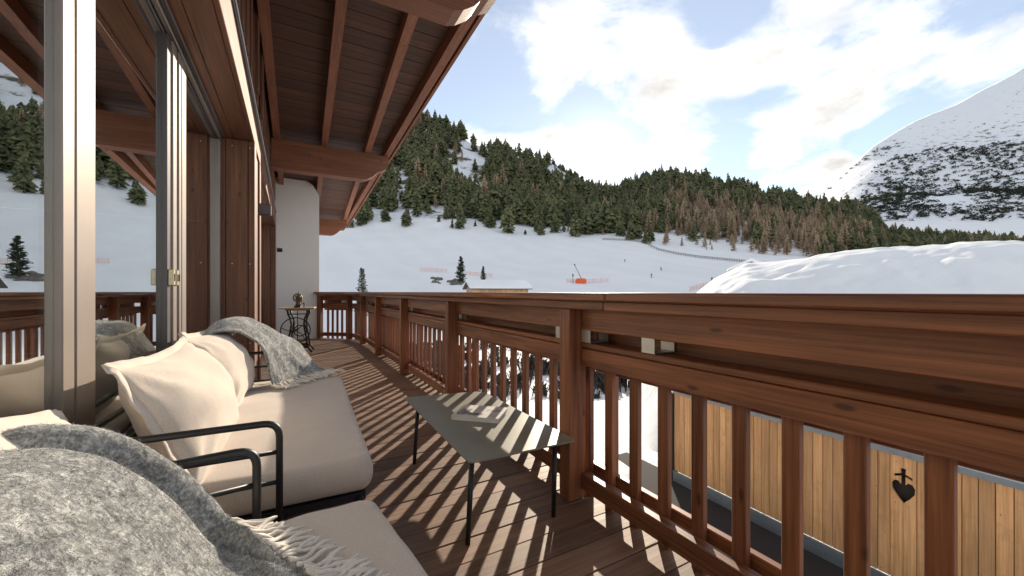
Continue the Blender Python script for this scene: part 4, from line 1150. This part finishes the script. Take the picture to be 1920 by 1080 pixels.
# book
def at_z(x, y, z):
    D = (HC - z) * F / (y - HY); return at(x, y, D)
def bookmat():
    m, nt, p, out = newmat('book_cover')
    t = N(nt, 'ShaderNodeTexCoord'); s = N(nt, 'ShaderNodeSeparateXYZ'); nt.links.new(t.outputs['Object'], s.inputs[0])
    n = noise(nt, t.outputs['Object'], 40, 6, .7); n0 = noise(nt, t.outputs['Object'], 14, 5, .6)
    def band(o, a, b_, soft=.004):
        m1 = N(nt, 'ShaderNodeMapRange'); nt.links.new(o, m1.inputs[0]); m1.inputs[1].default_value = a - soft; m1.inputs[2].default_value = a + soft
        m2 = N(nt, 'ShaderNodeMapRange'); nt.links.new(o, m2.inputs[0]); m2.inputs[1].default_value = b_ - soft; m2.inputs[2].default_value = b_ + soft; m2.inputs[3].default_value = 1; m2.inputs[4].default_value = 0
        q = N(nt, 'ShaderNodeMath', operation='MULTIPLY'); nt.links.new(m1.outputs[0], q.inputs[0]); nt.links.new(m2.outputs[0], q.inputs[1]); return q.outputs[0]
    def mul(a, b_): q = N(nt, 'ShaderNodeMath', operation='MULTIPLY'); nt.links.new(a, q.inputs[0]); nt.links.new(b_, q.inputs[1]); return q.outputs[0]
    c = ramp(nt, n0, [(.35, (.7, .69, .7)), (.65, (.84, .83, .83))])
    photo = ramp(nt, n, [(.4, (.05, .05, .05)), (.6, (.5, .5, .5))])
    c = mixrgb(nt, mul(band(s.outputs[0], -.12, .03), band(s.outputs[1], -.08, -.035)), c, photo)
    c = mixrgb(nt, mul(band(s.outputs[0], -.125, -.06), band(s.outputs[1], -.08, .03, .02)), c, photo)
    nt.links.new(c, p.inputs['Base Color']); p.inputs['Roughness'].default_value = .35; return m
M['cover'] = bookmat(); M['pages'] = plain('book_pages', (.72, .68, .6), .9, 0, 300, .1); M['ink'] = plain('cover_ink', (.13, .12, .12), .6)
pa = at_z(848, 781, TZ + .02); pb = at_z(933, 788, TZ + .02); pc = at_z(870, 757, TZ + .03)
bc = (pb + at_z(873, 757, TZ + .03)) / 2; bang = math.atan2(pb.y - pa.y, pb.x - pa.x)
bl = (pb - pa).length; bh = (pc - pa).length * 1.0
bk2 = empty('book', (bc.x, bc.y, TZ + .0005), bang); tag(bk2, 'hardcover photo book with pale grey cover on the coffee table', 'book')
bl = .285; bh = .225
box('pages', -bl / 2 + .005, bl / 2 - .006, -bh / 2 + .005, bh / 2 - .003, .003, .023, M['pages'], bk2, 0)
cv = box('front_cover', -bl / 2, bl / 2, -bh / 2, bh / 2, .0232, .0262, M['cover'], bk2, .001)
box('back_cover', -bl / 2, bl / 2, -bh / 2, bh / 2, 0.0, .0028, M['cover'], bk2, .001); box('spine', -bl / 2, -bl / 2 + .003, -bh / 2, bh / 2, .0029, .0231, M['cover'], bk2, 0)
for row in range(2):
    for k in range(7):
        if (k * 3 + row) % 5 == 4: continue
        w = .006 + .003 * ((k * 7 + row * 3) % 3) / 2
        box('letter', .035 + k * .0125, .035 + k * .0125 + w, .03 - row * .02, .042 - row * .02, .0263, .0266, M['ink'], bk2, 0)

# treadle sewing table and machine
st = empty('treadle_table', (.11, 8.2, 0), R(-8)); tag(st, 'antique cast iron treadle table with wooden top by the white wall', 'table')
o = box('table_top', -.29, .27, -.22, .22, .79, .815, M['top'], st, .006)
box('apron', -.2, .2, -.18, .18, .765, .789, M['top'], st, .003)
def arc(cx, cy, r, a0, a1, n=14): return [(cx + r * math.cos(R(a0 + (a1 - a0) * k / n)), cy + r * math.sin(R(a0 + (a1 - a0) * k / n))) for k in range(n + 1)]
for sx in (-1, 1):
    for sy in (-.17, .17):
        prof = [(.16, .765), (.15, .70), (.115, .62), (.10, .52), (.112, .42), (.135, .3), (.15, .18), (.17, .09), (.215, .03), (.23, .005)]
        b = MB(); b.tube([(sx * x, sy, z) for x, z in prof], [.018, .016, .015, .014, .014, .014, .015, .016, .014, .012], 8); b.build('leg', M['iron'], st, True)
    b = MB(); b.tube([(sx * .105, -.17, .55), (sx * .105, .17, .55)], .009, 6); b.tube([(sx * .14, -.17, .25), (sx * .14, .17, .25)], .009, 6); b.tube([(sx * .105, -.17, .55), (sx * .14, .17, .25)], .007, 6); b.tube([(sx * .105, .17, .55), (sx * .14, -.17, .25)], .007, 6)
    b.build('side_bracing', M['iron'], st, True)
b = MB(); b.tube([(-.03 + .235 * math.cos(a), -.19, .41 + .225 * math.sin(a)) for a in np.linspace(0, 2 * math.pi, 40)], .0095, 8)
for k in range(5):
    a = k * 1.2566 + .4; b.tube([(-.03, -.19, .41), (-.03 + .12 * math.cos(a + .25), -.19, .41 + .12 * math.sin(a + .25)), (-.03 + .232 * math.cos(a), -.19, .41 + .222 * math.sin(a))], .007, 6)
b.tube([(-.03, -.205, .41), (-.03, .17, .41)], .014, 8); b.build('drive_wheel', M['iron'], st, True)
b = MB(); b.tube([(.04 + .1 * math.cos(a), -.16, .4 + .095 * math.sin(a)) for a in np.linspace(0, 2 * math.pi, 30)], .009, 8); b.tube([(.0, -.17, .76), (.0, -.17, .13)], .008, 6); b.build('flywheel', M['iron'], st, True)
for z in (.70, .17):
    b = MB(); b.tube([(-.16, -.17, z), (.16, -.17, z)], .01, 6); b.build('cross_bar', M['iron'], st, True)
b = MB()
for k in range(10): b.box(-.155 + k * .032, -.142 + k * .032, -.16, .12, .1, .112)
b.box(-.165, .16, -.17, -.155, .085, .125); b.box(-.165, .16, .115, .13, .085, .125); b.build('treadle', M['iron'], st)
sm = empty('sewing_machine', (.10, 8.15, .816), R(-12)); tag(sm, 'small antique sewing machine with bronze handwheel on treadle table', 'sewing machine')
b = MB(); b.box(-.05, .05, -.1, .16, 0, .03); b.build('bed', M['iron'], sm)
b = MB(); b.lathe([(.05, .03), (.045, .06), (.035, .1), (.04, .14), (.05, .17), (.045, .2), (.02, .225)], (0, 0, 0), 16); b.tube([(0, 0, .19), (0, .16, .2), (0, .17, .06)], [.03, .03, .02], 8); b.build('body', M['bronze'], sm, True)
b = MB(); b.tube([(.068 * math.cos(a), -.06, .175 + .068 * math.sin(a)) for a in np.linspace(0, 2 * math.pi, 30)], .012, 8)
for k in range(5): b.tube([(0, -.06, .175), (.066 * math.cos(k * 1.2566), -.06, .175 + .066 * math.sin(k * 1.2566))], .006, 6)
b.build('handwheel', M['bronze'], sm, True)
b = MB(); b.tube([(0, 0, .22), (0, 0, .29)], .004, 6); b.build('spool_pin', M['iron'], sm)
b = MB(); b.lathe([(.012, 0), (.012, .02), (.005, .03), (.006, .05), (.018, .062), (.018, .075), (.004, .09)], (.1, -.03, 0), 12); b.build('thread_spool', M['iron'], sm, True)
